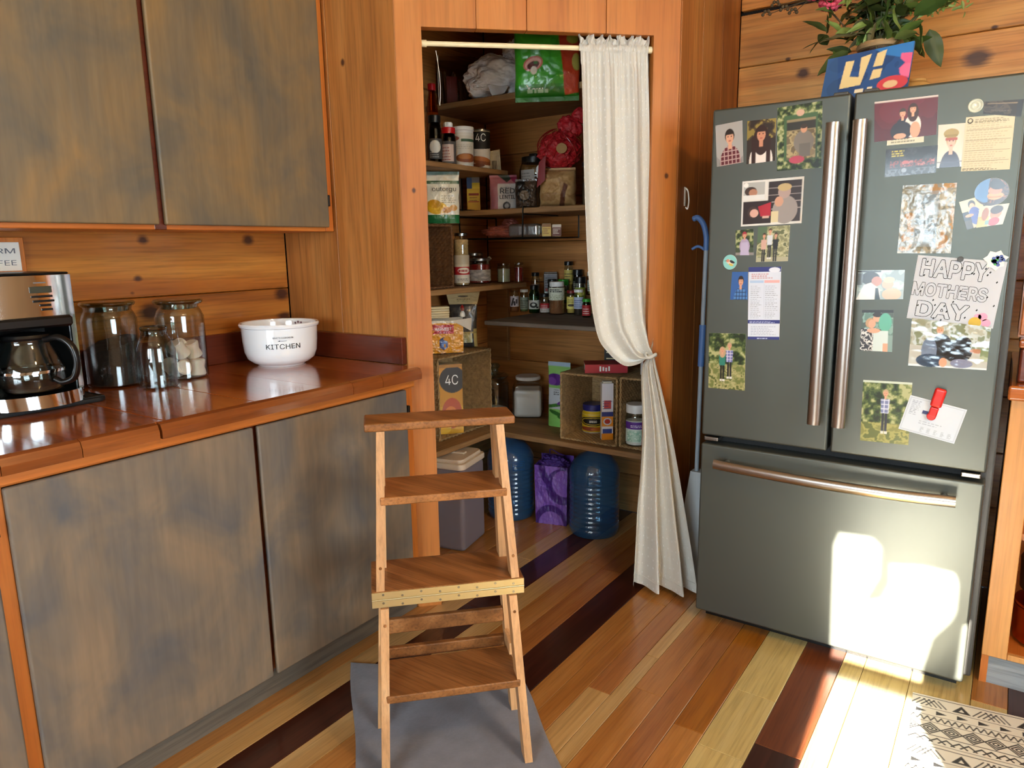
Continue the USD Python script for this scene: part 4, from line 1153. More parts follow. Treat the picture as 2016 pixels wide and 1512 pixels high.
for lab, x, y, turn in (("ribbed blue plastic water jug nearest the curtain, standing clear of the ladder", -1.557, 2.902, 0), ("ribbed blue plastic water jug half behind the ladder's right leg", -2.025, 2.875, 20)):
    t = thing("water_jug", lab, "water jug", (x, y, 0), turn, "blue water jugs on the pantry floor")
    part(t, "body", jug_mesh(), "jug_blue", 60)
    part(t, "grip_panel", rotz(cat([box(-.022, .022, -.1195, -.1175, .288 + k * .011, .293 + k * .011, .001) for k in range(2)] + [tube([(-.03, -.118, .27), (-.03, -.116, .31), (.03, -.116, .31), (.03, -.118, .27), (-.03, -.118, .27)], .003, 6)]), facing(x, y)), "jug_blue", 60)
    part(t, "cap", solid(.028, .4325, .4345, .0005, 24), "cap_blue")

pr = Print(56, 80, "#6a46a4", 2)
pr.oval(.55, 1.0, .42, .36, "#3a1a6e").oval(.55, 1.0, .22, .2, "#7a58b0").oval(.85, .66, .5, .3, "#3a1a6e").oval(.9, .72, .36, .22, "#7450ac").oval(.5, -.02, .55, .36, "#3a1a6e").oval(.5, -.02, .40, .25, "#7c5ab2").oval(.12, .38, .16, .1, "#7f5fb8")
t = thing("gift_bag", "purple paper gift bag with big circle print between the water jugs", "gift bag", (-1.79, 2.92, 0), facing(-1.79, 2.92, -18))
part(t, "front", Paint(quad(pr, (-.085, -.062, .30), (.085, -.062, .30), (.08, -.06, .0), (-.08, -.06, .0), .006, 2), pr), "print_bag")
pr2 = Print(34, 60, "#4a2a88"); pr2.oval(.5, .5, .6, .3, "#351668")
part(t, "side", Paint(quad(pr2, (.085, -.062, .30), (.085, .05, .30), (.08, .06, 0), (.08, -.06, 0), .006, 5), pr2), "print_bag")
part(t, "side", Paint(quad(pr2, (-.085, .05, .30), (-.085, -.062, .30), (-.08, -.06, 0), (-.08, .06, 0), .006, 6), pr2), "print_bag")
part(t, "back", Paint(quad(pr, (.085, .05, .33), (-.085, .05, .33), (-.08, .06, 0), (.08, .06, 0), .006, 7), pr), "print_bag")
part(t, "bottom", box(-.079, .079, -.059, .059, .0, .002), "purple_tissue")
part(t, "tissue", move(blob(.07, .045, .045, .5, 4, 3), 0, -.005, .25), "purple_tissue", 60)
part(t, "handle", tube(smooth_path([(-.04, .048, .33), (-.03, .03, .36), (.02, .0, .352), (.04, .03, .335)]), .0025, 6), "purple_tissue")

# ---------------------------------------------------------------- lowest shelf
BZ = BOT + .0005
t = thing("glass_jar", "clear apothecary jar with a ball stopper, on the lowest pantry shelf", "jar", (-2.235, 3.04, BZ), 0)
part(t, "glass_body", lathe([(0, 0), (.07, 0), (.074, .006), (.074, .17), (.066, .19), (.06, .196), (.066, .205), (.060, .205), (.056, .196), (.062, .188), (.071, .17), (.071, .008), (0, .006)], 40), "jar_glass", 40)
part(t, "stopper", lathe([(0, .2055), (.074, .2055), (.076, .212), (.06, .222), (.03, .226), (.02, .232), (.022, .25), (.03, .262), (.022, .275), (0, .278)], 36), "lid_glass", 40)
part(t, "sugar", lathe([(0, .007), (.07, .007), (.07, .03), (.03, .045), (0, .04)], 32), "flour_white", 40)
t = thing("glass_jar", "square shouldered jar of white sugar with a white lid, lowest pantry shelf", "jar", (-2.062, 3.10, BZ), facing(-2.07, 3.08, -4))
part(t, "glass_body", rbox(-.078, .078, -.078, .078, 0, .185, .022), "jar_glass", 40)
part(t, "sugar", rbox(-.072, .072, -.072, .072, .005, .15, .018), "flour_white", 40)
part(t, "neck", lathe([(.056, .1855), (.06, .1855), (.06, .197), (.056, .197)], 36), "jar_glass", 40)
part(t, "lid", lathe([(0, .1975), (.064, .1975), (.066, .201), (.066, .213), (.062, .217), (.05, .215), (0, .215)], 40), "cap_white", 40)
pr = Print(44, 110, "#8ccf6a", 5)
pr.rect(0, .93, 1, 1, "#a9bcd0").rect(0, .52, 1, .93, "#8cc06a").rect(0, .28, 1, .6, "#c8cfd6").oval(.35, .73, .4, .09, "#5a2a80").oval(.2, .7, .2, .06, "#7a48a0").poly([(0, .33), (1, .42), (1, .36), (0, .28)], "#3c7a2c").oval(.75, .4, .3, .03, "#6a3a90", 20).oval(.45, .22, .35, .03, "#2f6c28", -15).poly([(.5, .17), (.62, .2), (.74, .17), (.62, .14)], "#2f6c28").lines(.3, .5, .6, .6, 3, "#30343a")
t = thing("snack_bag", "green and white snack bag with purple spots, standing left of the open basket", "bag", (-1.80, 2.985, BZ), facing(-1.80, 2.98, -30))
pouch(t, pr, .125, .325, .05, "#8ccf6a", gusset=True, seed=4)
bk = basket("wicker basket on its side holding the yellow jar and the tube", -1.533, 2.79, BZ, .292, .30, .315, 0, seed=1)
basket("wicker basket half hidden by the curtain, behind the jar with a purple label", -1.245, 2.80, BZ, .272, .30, .318, 0, seed=9)
# yellow jar, tube
pr = Print(80, 44, "#d8b820", 1); pr.oval(.5, .62, .26, .26, "#141414").oval(.5, .62, .22, .2, "#d8b820").oval(.5, .62, .2, .17, "#101010").rect(0, .0, 1, .04, "#b89010").oval(.45, .2, .2, .12, "#8a3a18").oval(.6, .18, .14, .1, "#c0641c")
t = bottle("powder_jar", "yellow jar with a dark blue lid inside the open wicker basket", -1.60, 2.965, BZ + .0095, .052, .135, "cap_white", "cap_blue", .03, lab=None, neck=.85, shoulder=.12, turn=0, cap_r=.05)
label_on(t, pr, .0526, .004, .088, 330)
part(t, "shoulder_band", lathe([(.0523, .089), (.0523, .0925), (.047, .103), (.046, .103), (.046, .089)], 36), plain("sun_yellow", "#d8b820", .35) or "sun_yellow", 40)
part(t, "lettering", round_onto(lettering("BREGO", .010, 0, .051, 0, True, .036), .0534), "cap_white", False)
pr = Print(30, 110, "#dcdce4", 1); pr.rect(0, 0, 1, .12, "#e08a20").rect(0, .24, 1, .42, "#e4942c").rect(0, .42, 1, .5, "#2a3a80").oval(.5, .33, .35, .06, "#c8e0f0").oval(.5, .33, .25, .045, "#b03028").rect(.2, .55, .8, .7, "#c04848").rect(.1, .12, .9, .2, "#28408c").lines(.1, .55, .9, .72, 4, "#203070")
t = thing("carton", "tall slim white and orange carton standing in the open wicker basket", "carton", (-1.478, 2.868, BZ + .0095), facing(-1.478, 2.868, 10))
part(t, "front", Paint(quad(pr, (-.026, -.0205, .262), (.026, -.0205, .262), (.026, -.0205, 0), (-.026, -.0205, 0)), pr), "print_gloss")
part(t, "body", box(-.026, .026, -.02, .02, 0, .262, .001), "page_white")
part(t, "end_flap", box(-.02, .02, -.016, .016, .2625, .27, .001), "page_white")
pr = Print(60, 50, "#cfe0d4", 1); pr.rect(0, .62, 1, .95, "#5a2a90").lines(.25, .7, .8, .85, 2, "#e8e0f4").speckle(.1, .05, .9, .55, ["#b8d8c4", "#98c8b0", "#d8ecdc"], 12)
t = bottle("supplement_jar", "white-lidded jar with a purple label beside the curtain edge, lowest shelf", -1.325, 2.855, BZ + .0098, .047, .185, "bottle_glass", "cap_white", .038, "flour_white", .75, pr, (.12, .78), neck=.82, shoulder=.14, turn=10, cap_r=.045)
# things on top of the open basket
BT = BZ + .3195
t = thing("book", "red book lying on the open wicker basket with its spine out", "book", (-1.505, 2.90, BT), facing(-1.55, 2.9, 4))
part(t, "cover", cat([box(-.095, .095, -.06, .06, 0, .003), box(-.095, .095, -.06, .06, .036, .039), box(-.095, .095, -.063, -.06, 0, .039)]), "book_red")
part(t, "pages", box(-.092, .092, -.0595, .057, .0031, .0359), "page_white")
for k in range(4):
    part(t, "spine_mark", box(-.03 + .013 * k, -.0225 + .013 * k, -.0636, -.0631, .008 + .002 * (k % 2), .031 - .003 * (k % 3)), "cap_white")
t = thing("book", "dark book standing behind the red book, at the edge of the curtain", "book", (-1.59, 3.12, BT), facing(-1.57, 3.08, 0))
part(t, "cover", cat([box(-.03, -.027, -.08, .08, 0, .19), box(.027, .03, -.08, .08, 0, .19), box(-.03, .03, -.083, -.08, 0, .19)]), "book_dark")
part(t, "pages", box(-.0265, .0265, -.0795, .077, .003, .186), "page_white")
for z_ in (.03, .06, .09, .12):
    part(t, "spine_band", box(-.02, .02, -.0837, -.0832, z_, z_ + .006), "packet_cream")
pr = Print(44, 30, "#dfe0e4", 1); pr.oval(.5, .55, .28, .4, "#24262c").oval(.5, .55, .22, .32, "#dfe0e4").lines(.1, .05, .9, .2, 1, "#3a3c44")
t = thing("canister", "small white tin with a black ring mark on the basket beside the curtain", "tin", (-1.275, 2.90, BT + .002), facing(-1.28, 2.9))
part(t, "body", solid(.05, 0, .075, .002, 32), "cap_white"); label_on(t, pr, .0506, .006, .07, 130); part(t, "lid", solid(.051, .0755, .082, .002, 32), "cap_white")

# ---------------------------------------------------------------- tea basket on the left, with what stands on it
basket("wicker basket on its side holding the black and yellow tea box, at the left", -2.12, 2.65, BZ, .41, .25, .39, 90, seed=5)
pr = Print(60, 100, "#c98a10", 1); pr.rect(0, .0, 1, .4, "#d09a18").oval(.55, .3, .4, .22, "#b84818").oval(.5, .25, .28, .15, "#d87428").oval(.6, .78, .52, .19, "#120d0a").oval(.2, .1, .3, .1, "#e0b030").rect(0, .95, 1, 1, "#a87008")
t = thing("tea_box", "yellow tea box with a black 4C badge inside the left wicker basket", "box", (-2.175, 2.585, BZ + .0095), 52)
part(t, "body", box(-.06, .06, -.034, .034, 0, .335, .001), "packet_cream")
part(t, "front", Paint(quad(pr, (-.06, -.0345, .335), (.06, -.0345, .335), (.06, -.0345, 0), (-.06, -.0345, 0)), pr), "print_gloss")
part(t, "lettering", lettering("4C", .046, .008, .238, -.0346, False, .062), "cap_white", False)
part(t, "side", Paint(quad(Print(20, 60, "#8a5c0a").rect(0, .5, 1, .9, "#2a1a0c"), (.0605, -.034, .335), (.0605, .034, .335), (.0605, .034, 0), (.0605, -.034, 0)), Print(20, 60, "#8a5c0a").rect(0, .5, 1, .9, "#2a1a0c")), "print_gloss")
TB = BZ + .395
pr = Print(64, 70, "#e09a14", 1); pr.rect(.12, .60, .72, .88, "#b8141c").lines(.17, .68, .66, .82, 1, "#ee8888", .8).poly([(.3, .18), (.3, .42), (.42, .5), (.54, .42), (.54, .18), (.42, .1)], "#203a7c").rect(.35, .2, .5, .36, "#5a78b4").rect(0, .92, 1, 1, "#d8cdb4").rect(.2, .54, .6, .56, "#c87c10")
t = thing("flour_bag", "orange paper bag with a red banner and blue badge, on the left basket", "bag", (-2.20, 2.60, TB), 50)
part(t, "front", Paint(quad(pr, (-.083, -.036, .155), (.083, -.036, .15), (.08, -.036, 0), (-.08, -.036, 0), .006, 3), pr), "print_bag")
part(t, "body", rbox(-.08, .08, -.035, .036, 0, .148, .006), plain("orange_paper", "#d88f12", .6) or "orange_paper", 40)
part(t, "folded_top", trimesh.convex.convex_hull(np.array([(-.08, -.03, .149), (.08, -.03, .149), (-.08, .03, .149), (.08, .03, .149), (-.07, .0, .162), (.09, .0, .165)])), "page_white")
part(t, "lettering", lettering("HARVEST", .013, -.014, .108, -.0395, True, .08), "cap_white", False)
part(t, "paper_flap", np_m := trimesh.Trimesh([(.03, -.036, .152), (.12, -.06, .165), (.115, -.055, .105), (.075, -.045, .128), (.03, -.034, .150), (.12, -.058, .163), (.115, -.053, .103), (.075, -.043, .126)], [(0, 3, 1), (1, 3, 2), (4, 5, 7), (5, 6, 7)], process=False), "page_white", False)
t = thing("paper_packets", "stack of cream paper packets on the orange bag", "packet", (-2.21, 2.56, TB + .166), 46)
for k in range(5):
    part(t, "packet", rotz(rbox(-.055, .055, -.035, .035, .011 * k, .011 * k + .0105, .004), (k * 7) % 5 - 2), "packet_cream", 40)
t = thing("figurine", "tiny pink and white figurine standing beside the paper packets", "figurine", (-2.135, 2.655, TB + .1665), 45)
part(t, "body", lathe([(0, 0), (.012, 0), (.014, .006), (.011, .02), (.006, .028), (0, .03)], 20), "cap_white", 40)
part(t, "head", move(trimesh.creation.icosphere(3, .009), 0, 0, .036), "pink_meat", 60)
part(t, "hat", lathe([(0, .046), (.010, .043), (.005, .052), (0, .058)], 16), "jam_red", 40)
pr = Print(50, 80, "#3a3634", 6); pr.speckle(0, .35, 1, .86, ["#2e2b2a", "#46413c", "#3a3a38", "#514a40"], 6).rect(.1, .1, .8, .34, "#c6b878").lines(.15, .12, .75, .32, 5, "#6a6444").rect(.86, 0, 1, .4, "#c8b068").rect(0, .3, 1, .34, "#a8985c")
t = thing("header_bag", "dark packet under a cream header card, behind the orange bag", "packet", (-2.245, 2.80, TB), 40)
pouch(t, pr, .135, .225, .05, "#3a3634", seed=8)
hc = Print(60, 26, "#d6c08c", 2); hc.rect(0, .85, 1, 1, "#c0a870").oval(.5, .62, .16, .06, "#4a3a20").lines(.3, .25, .75, .5, 2, "#7a6a44")
part(t, "header_card", Paint(quad(hc, (-.085, -.006, .275), (.085, -.006, .275), (.07, -.008, .212), (-.07, -.008, .212), .004), hc), "print_matte")

# ---------------------------------------------------------------- left shelf with the dark basket and jars
Z1 = LE1 + .0005
bk2 = basket("dark wicker basket on its side beside the doorway, under the pouch", -2.09, 2.38, Z1, .33, .27, .28, 90, "wicker_dark", 12)
tb2 = Z1 + .2855
pr = Print(64, 100, "#d8d2be", 7)
pr.rect(0, .93, 1, 1, "#2c4c34").rect(.0, .76, 1, .82, "#3c5c3e").lines(.15, .77, .85, .81, 1, "#c8d0bc").rect(0, 0, 1, .17, "#1c6a3a").oval(.3, .3, .3, .12, "#d8a824").oval(.22, .38, .2, .08, "#c8921c").oval(.6, .26, .14, .06, "#b87a30").oval(.8, .3, .12, .06, "#c48c3c").lines(.45, .4, .95, .56, 4, "#6a6a50")
t = thing("snack_pouch", "white and green pouch with a yellow squash picture standing on the dark basket", "pouch", (-2.135, 2.54, tb2), facing(-2.1, 2.47, 5))
pouch(t, pr, .148, .225, .05, "#c8c4b4", seed=11)
part(t, "lettering", lettering("outorgu", .019, .004, .139, -.026, False, .105), "book_dark", False)
pr = Print(50, 80, "#b8ac94", 1); pr.rect(0, .30, 1, .58, "#b01c22").oval(.62, .45, .3, .1, "#e0dcd0").lines(.35, .4, .9, .5, 1, "#a01c20", .8).rect(0, .0, 1, .3, "#cfc8b8").lines(.3, .08, .9, .2, 2, "#444444").rect(0, .58, 1, .66, "#c8bfa8")
bottle("glass_bottle", "tall clear jar with a red and white label on the left shelf", -2.16, 2.69, Z1, .037, .245, "bottle_glass", "steel_grey", .014, "beans", .93, pr, (.06, .62), neck=.75, shoulder=.2)
pr = Print(50, 40, "#a8a8aa", 1); pr.speckle(0, 0, 1, 1, ["#9a9a9c", "#b4b4b6", "#c4c4c2"], 8)
bottle("preserve_jar", "wide metal-lidded preserve jar at the front of the left shelf", -2.215, 2.90, Z1, .057, .125, "bottle_glass", "steel_grey", .014, "jam_red", .85, pr, (.12, .62), neck=.9, shoulder=.1, cap_r=.056)
bottle("preserve_jar", "metal-lidded preserve jar further back on the left shelf", -2.33, 3.0, Z1, .052, .15, "bottle_glass", "steel_grey", .014, "spice_dark", .8, simple_label("#b8b4aa", ("speckle", 0, 0, 1, 1, ["#b0aca4", "#ccc8bc"], 6)), (.15, .6), neck=.9, shoulder=.1, cap_r=.051)
bottle("spice_jar", "small jar of pale green paste on the left shelf", -2.125, 2.985, Z1, .034, .098, "bottle_glass", "jar_glass", .012, "cream_paste", .8, None, neck=.85, shoulder=.15)
bottle("spice_jar", "small red-filled jar at the end of the left shelf", -2.078, 3.05, Z1, .024, .1, "bottle_glass", "jar_glass", .012, "jam_red", .85, None, neck=.85, shoulder=.15)
t = thing("measuring_scoop", "white plastic scoop handle standing behind the pale green jar", "scoop", (-2.245, 3.085, SPI + .001))
t.GetAttribute("xformOp:translate").Set(Gf.Vec3d(-2.235, 2.995, Z1))
part(t, "handle", tube(smooth_path([(0, 0, 0), (0, 0, .08), (.004, 0, .115), (.012, 0, .128), (.022, 0, .118)]), .007, 8, .6), "cap_white", 60)

# upper left shelf
Z2 = LE2 + .0005
bottle("sauce_bottle", "tall amber bottle with a red cap, behind the black-capped bottle", -2.27, 2.645, Z2, .03, .375, "bottle_amber", "cap_red", .03, "amber_liquid", .72, simple_label("#b8aa90", ("lines", .1, .1, .9, .9, 6, "#6a5a44")), (.35, .6), neck=.5, shoulder=.35, cat_="bottle", arc=70, turn=35)
bottle("sauce_bottle", "dark bottle with a black cap beside the doorway", -2.115, 2.475, Z2, .030, .198, "bottle_dark", "cap_black", .03, "spice_dark", .9, simple_label("#3a3632", ("oval", .5, .6, .3, .3, "#c8c4b8"), ("lines", .2, .1, .8, .4, 3, "#b0aca0")), (.1, .6), neck=.8, shoulder=.2, cat_="bottle")
pr = Print(40, 40, "#4a4440", 1); pr.rect(.1, .1, .75, .85, "#c0a89a").lines(.15, .15, .7, .8, 5, "#8a3a34")
bottle("sauce_bottle", "brown spice bottle with a red collar and white tip", -2.12, 2.572, Z2, .033, .16, "bottle_dark", "cap_red", .026, "spice_dark", .9, pr, (.05, .75), neck=.85, shoulder=.16, cat_="bottle")
t = thing("bottle_tip", "white tip screwed on the red-collared bottle", "cap", (-2.12, 2.572, Z2 + .1605))
part(t, "tip", lathe([(0, 0), (.021, 0), (.021, .016), (.018, .022), (0, .023)], 24), "cap_white", 40)
pr = Print(56, 60, "#d2ccbc", 1); pr.rect(.0, .9, 1, 1, "#dad6ca").rect(.45, .72, 1, .8, "#3a5a40").oval(.2, .82, .2, .08, "#8a4a3a").oval(.6, .22, .34, .14, "#8a4a24").oval(.55, .26, .2, .08, "#b87438").lines(.2, .5, .9, .66, 3, "#b0a898")
t = thing("canister", "round white tub with a picture label, second from the doorway side", "tub", (-2.135, 2.695, Z2), facing(-2.135, 2.695))
part(t, "body", lathe([(0, 0), (.043, 0), (.045, .003), (.048, .16), (0, .16)], 36), "cap_white", 40); label_on(t, pr, .0456, .01, .15, 200, r1=.0486); part(t, "lid", solid(.05, .1605, .178, .002, 36), "cap_white")
pr = Print(60, 80, "#d8d4cc", 1); pr.rect(0, .62, 1, 1, "#131110").oval(.5, .62, .42, .10, "#131110").oval(.55, .2, .4, .10, "#8a4a24", -12).oval(.5, .26, .32, .06, "#b06a34", -12).oval(.3, .08, .3, .06, "#7a3c1c")
t = thing("canister", "black and white 4C breadcrumb canister on the upper left shelf", "canister", (-2.125, 2.815, Z2), facing(-2.125, 2.815))
part(t, "body", solid(.043, 0, .172, .002, 36), "packet_cream"); label_on(t, pr, .0436, .004, .168, 230); part(t, "rim", lathe([(.041, .1705), (.0445, .1705), (.0445, .178), (.041, .178)], 36), "steel_grey", 40)
part(t, "lettering", round_onto(lettering("4C", .034, 0, .124, 0, False, .05), .0444), "cap_white", False)
t = thing("round_tin", "dark oval tin with a white barcode card in front, end of the upper left shelf", "tin", (-2.19, 2.90, Z2), facing(-2.19, 2.9))
part(t, "body", rotx(move(solid(.052, -.02, .02, .004, 32), 0, 0, 0), 78), "cap_black") if False else part(t, "body", move(rotx(solid(.052, -.02, .02, .004, 32), 80), 0, 0, .055), "book_dark")
bc = Print(40, 30, "#c9c0a8", 1)
for k in range(9):
    bc.rect(.2 + k * .05, .1, .22 + k * .05 + (k % 3) * .01, .5, "#22201c")
t = thing("recipe_card", "cream barcode card leaning beside the 4C canister", "card", (-2.125, 2.872, Z2), facing(-2.1, 2.87, 10))
part(t, "card", Paint(quad(bc, (.005, .004, .09), (.058, .004, .10), (.062, .0, .0), (.008, 0, .0), .004), bc), "print_matte")

# ---------------------------------------------------------------- third shelf
Z3 = THI + .0005
def carton(name, label, x, y, z, w, d, h, pr, body, rot, cat_="box", mat="print_gloss"):
    t = thing(name, label, cat_, (x, y, z), rot)
    part(t, "body", box(-w / 2, w / 2, -d / 2, d / 2, 0, h, .001), body)
    part(t, "front", Paint(quad(pr, (-w / 2, -d / 2 - .0005, h), (w / 2, -d / 2 - .0005, h), (w / 2, -d / 2 - .0005, 0), (-w / 2, -d / 2 - .0005, 0)), pr), mat)
    part(t, "top_flap", box(-w / 2 + .002, w / 2 - .002, -d / 2 + .002, d / 2 - .002, h + .0003, h + .0013), body)
    return t


carton("pantry_box", "narrow brown box behind the white and green pouch", -2.345, 2.90, Z3, .05, .05, .18, Print(20, 60, "#6a5444", 1).rect(.1, .2, .9, .7, "#8a7a6a").lines(.2, .3, .8, .6, 5, "#4a3a30"), "book_dark", 28)
pr = Print(30, 90, "#c8a82c", 1); pr.rect(0, .62, .4, 1, "#3c5c8c").rect(.4, .78, 1, 1, "#8a8c90").rect(.4, .62, 1, .78, "#d8c030").rect(0, .0, 1, .25, "#c89c20").rect(.15, .44, .9, .5, "#8a2a1c").lines(.2, .3, .9, .44, 2, "#6a2a14").rect(.1, .26, .9, .29, "#a03820")
carton("pantry_box", "narrow blue and yellow box on the lentil shelf", -2.24, 2.90, Z3, .064, .04, .178, pr, plain("box_yellow", "#b8982c", .5) or "box_yellow", 36)
pr = Print(64, 70, "#b06a74", 1); pr.rect(.30, .0, 1, .75, "#d0ccc8").poly([(.3, 1), (.62, .78), (.95, 1)], "#2c3a30").poly([(.7, 1), (1, 1), (1, .74), (.82, .82)], "#8a1c44").lines(.4, .62, .9, .7, 1, "#6a6a6a").oval(.62, .12, .14, .12, "#2a2a2c").oval(.62, .12, .08, .07, "#a0a0a0").rect(0, .0, .3, .9, "#a86a74")
t = thing("lentil_pouch", "pink and grey red lentil pouch standing on the third shelf", "pouch", (-2.03, 2.86, Z3), facing(-2.03, 2.86))
pouch(t, pr, .13, .16, .05, "#a86a74", seed=13)
part(t, "lettering", lettering("RED", .022, .018, .075, -.0285, True, .07), "cap_black", False)
part(t, "lettering", lettering("LENTIL", .017, .018, .05, -.0285, True, .072), "cap_black", False)
t = bottle("storage_jar", "big clear jar with a black lid on the third shelf", -1.985, 3.06, Z3, .074, .255, "bottle_glass", "cap_black", .03, "beans", .5, simple_label("#bdb4a8", ("lines", .1, .1, .8, .9, 5, "#7a746c")), (.5, .85), neck=.85, shoulder=.14, arc=60, turn=-30, cap_r=.062)
part(t, "lid_knob", rbox(-.02, .02, -.02, .02, .2555, .272, .006), "cap_black", 40)
t = thing("measuring_cup", "white plastic cup with a handle in front of the black-lidded jar", "cup", (-1.88, 2.97, Z3 + .0005), facing(-1.88, 2.97))
part(t, "body", lathe([(0, 0), (.03, 0), (.035, .13), (.038, .15), (.035, .15), (.032, .13), (.027, .004), (0, .004)], 32), "film_clear", 40)
part(t, "handle", tube(smooth_path([(-.02, -.034, .145), (-.022, -.046, .16), (-.022, -.05, .185), (.0, -.05, .2), (.03, -.048, .19), (.045, -.044, .15)]), .008, 8, .6), "cap_white", 60)
part(t, "rim", lathe([(.035, .1505), (.042, .1505), (.042, .156), (.035, .156)], 32), "cap_white", 40)
pr = Print(44, 60, "#4c3a2c", 3); pr.speckle(0, 0, 1, 1, ["#4a382a", "#5c4838", "#3a2c22"], 5).oval(.4, .5, .35, .25, "#1c1714").oval(.45, .46, .22, .16, "#7c6a54").oval(.25, .85, .2, .1, "#1c1a18")
t = thing("coffee_bag", "crumpled brown bag with a dark badge, left of the kraft bag", "bag", (-1.91, 2.87, Z3), facing(-1.91, 2.87, -6))
pouch(t, pr, .10, .135, .06, "#4c3a2c", seed=21, amp=.014)
t = thing("onion_net", "red mesh net bag of onions sagging on top of the kraft bag", "net bag", (-1.76, 2.925, Z3 + .178), facing(-1.73, 2.93))
part(t, "net", cat([blob(.095, .08, .08, .34, 2.2, 5, 5, .1), move(roty(blob(.055, .04, .05, .3, 3, 6, 4), 20), .03, 0, .13), move(roty(blob(.03, .02, .04, .4, 5, 8, 3), 30), .065, 0, .185)]), "net_red", 60)
mesh_lines = []
for k in range(10):
    a = k * math.pi / 5
    mesh_lines.append(tube([(.103 * math.sin(p) * math.cos(a + p * .6), .083 * math.sin(p) * math.sin(a + p * .6), .085 - .087 * math.cos(p)) for p in np.linspace(.15, 2.9, 24)], .0016, 4))
    mesh_lines.append(tube([(.103 * math.sin(p) * math.cos(a - p * .6), .083 * math.sin(p) * math.sin(a - p * .6), .085 - .087 * math.cos(p)) for p in np.linspace(.15, 2.9, 24)], .0016, 4))
part(t, "mesh", cat(mesh_lines), "jam_red", 60)
part(t, "paper_label", move(rotx(solid(.024, 0, .002, .0004, 20), 75), .01, -.088, .075), "kraft")
part(t, "red_tab", trimesh.convex.convex_hull(np.array([(-.09, -.07, .02), (-.06, -.075, .05), (-.065, -.085, -.06), (-.10, -.08, -.09), (-.092, -.068, .02), (-.102, -.078, -.09)])), "cap_maroon")
pr = Print(50, 60, "#a67e4c", 4); pr.speckle(0, 0, 1, 1, ["#a67e4c", "#b08a58", "#9a7244"], 3).poly([(.55, .05), (.68, .0), (.8, .55), (.7, .6)], "#5c3018").poly([(0, .6), (.2, .75), (.12, .95), (0, .9)], "#2a1c18").lines(.05, .7, .3, .9, 3, "#b02c24")
t = thing("kraft_bag", "brown kraft paper bag under the red onion net", "paper bag", (-1.755, 2.90, Z3), facing(-1.755, 2.9, -8))
pouch(t, pr, .165, .176, .11, "#946e40", "print_matte", False, 31, "bag", 0, .02)
bottle("storage_jar", "clear jar with a metal lid beside the curtain on the third shelf", -1.645, 3.03, Z3, .05, .205, "bottle_glass", "steel_grey", .02, "mushroom", .62, simple_label("#c8ccc8", ("lines", .1, .1, .9, .9, 6, "#606870")), (.5, .72), neck=.9, shoulder=.12, arc=50, turn=30, cap_r=.05)

# wire basket hung under the third shelf
W0, W1, Wy0, Wy1, Wz0, Wz1 = -2.215, -1.73, 2.752, 3.05, 1.393, 1.497
t = thing("wire_basket", "black wire basket hung beneath the third shelf", "basket", (0, 0, 0))
wires = lambda segs, r=.0028: cat([tube(s_, r, 6) for s_ in segs])
part(t, "frame", wires([[(W0, Wy0, Wz0), (W1, Wy0, Wz0), (W1, Wy1, Wz0), (W0, Wy1, Wz0), (W0, Wy0, Wz0)], [(W0, Wy0 + .004, Wz0), (W0, Wy0 - .004, THI + .008)], [(W0 + .36, Wy0 + .004, Wz0), (W0 + .37, Wy0 - .004, THI + .008)], [(W0, Wy1, Wz0), (W0, Wy1, Wz1)], [(W1, Wy1, Wz0), (W1, Wy1, Wz1)],
                        [(W0, Wy0, Wz1), (W0, Wy1, Wz1)], [(W1 - .115, Wy0, Wz1), (W1 - .115, Wy1, Wz1)]], .0035), "wire_black", 60)
part(t, "wire_floor", wires([[(x_, Wy0, Wz0), (x_, Wy1, Wz0)] for x_ in np.arange(W0 + .03, W1, .03)] + [[(W0, y_, Wz0 - .003), (W1, y_, Wz0 - .003)] for y_ in (Wy0 + .1, Wy0 + .2)], .0016), "wire_black", 60)
part(t, "shelf_hook", wires([[(x_, Wy0 - .005, THI + .007), (x_, Wy0 + .12, THI + .007)] for x_ in (W0, W0 + .37)], .0022), "wire_black", 60)
WB = Wz0 + .004
t = thing("sausage_bag", "clear bag of reddish dried food at the left of the wire basket", "bag", (-2.06, 2.90, WB), 20)
part(t, "bag", cat([blob(.10, .06, .03, .35, 4, 3, 4), move(roty(blob(.04, .035, .026, .4, 5, 4, 3), 10), .03, 0, .038)]), "pink_meat", 60)
t = thing("foil_roll", "white foil wrapped packet in the middle of the wire basket", "packet", (-1.895, 2.84, WB), 12)
part(t, "wrap", rotx(rbox(-.075, .075, -.03, .03, .0, .06, .014), 0), "foil", 40); part(t, "twist", trimesh.convex.convex_hull(np.array([(.0755, -.02, .01), (.0755, .02, .01), (.0755, -.02, .05), (.0755, .02, .05), (.092, -.024, .02), (.092, .024, .045)])), "foil")
for k, (nm, col, dk) in enumerate((("yellow wrapped bar packet in the wire basket beside the foil", "#c8a848", "#8a5a20"), ("maroon wrapped bar packet at the right end of the wire basket", "#6a3a34", "#c8b8a8"))):
    pr = Print(40, 40, col, k); pr.rect(0, .75, 1, 1, dk).lines(.1, .2, .9, .7, 4, dk, .6)
    t = thing("bar_packet", nm, "packet", (-1.785 + .045 * k, 2.85 + .015 * k, WB), facing(-1.8, 2.85, 0))
    part(t, "body", rbox(-.021, .021, -.025, .025, 0, .058 - .004 * k, .004), "packet_cream", 40)
    part(t, "front", Paint(quad(pr, (-.02, -.0256, .056 - .004 * k), (.02, -.0256, .056 - .004 * k), (.02, -.0256, .002), (-.02, -.0256, .002)), pr), "print_gloss")

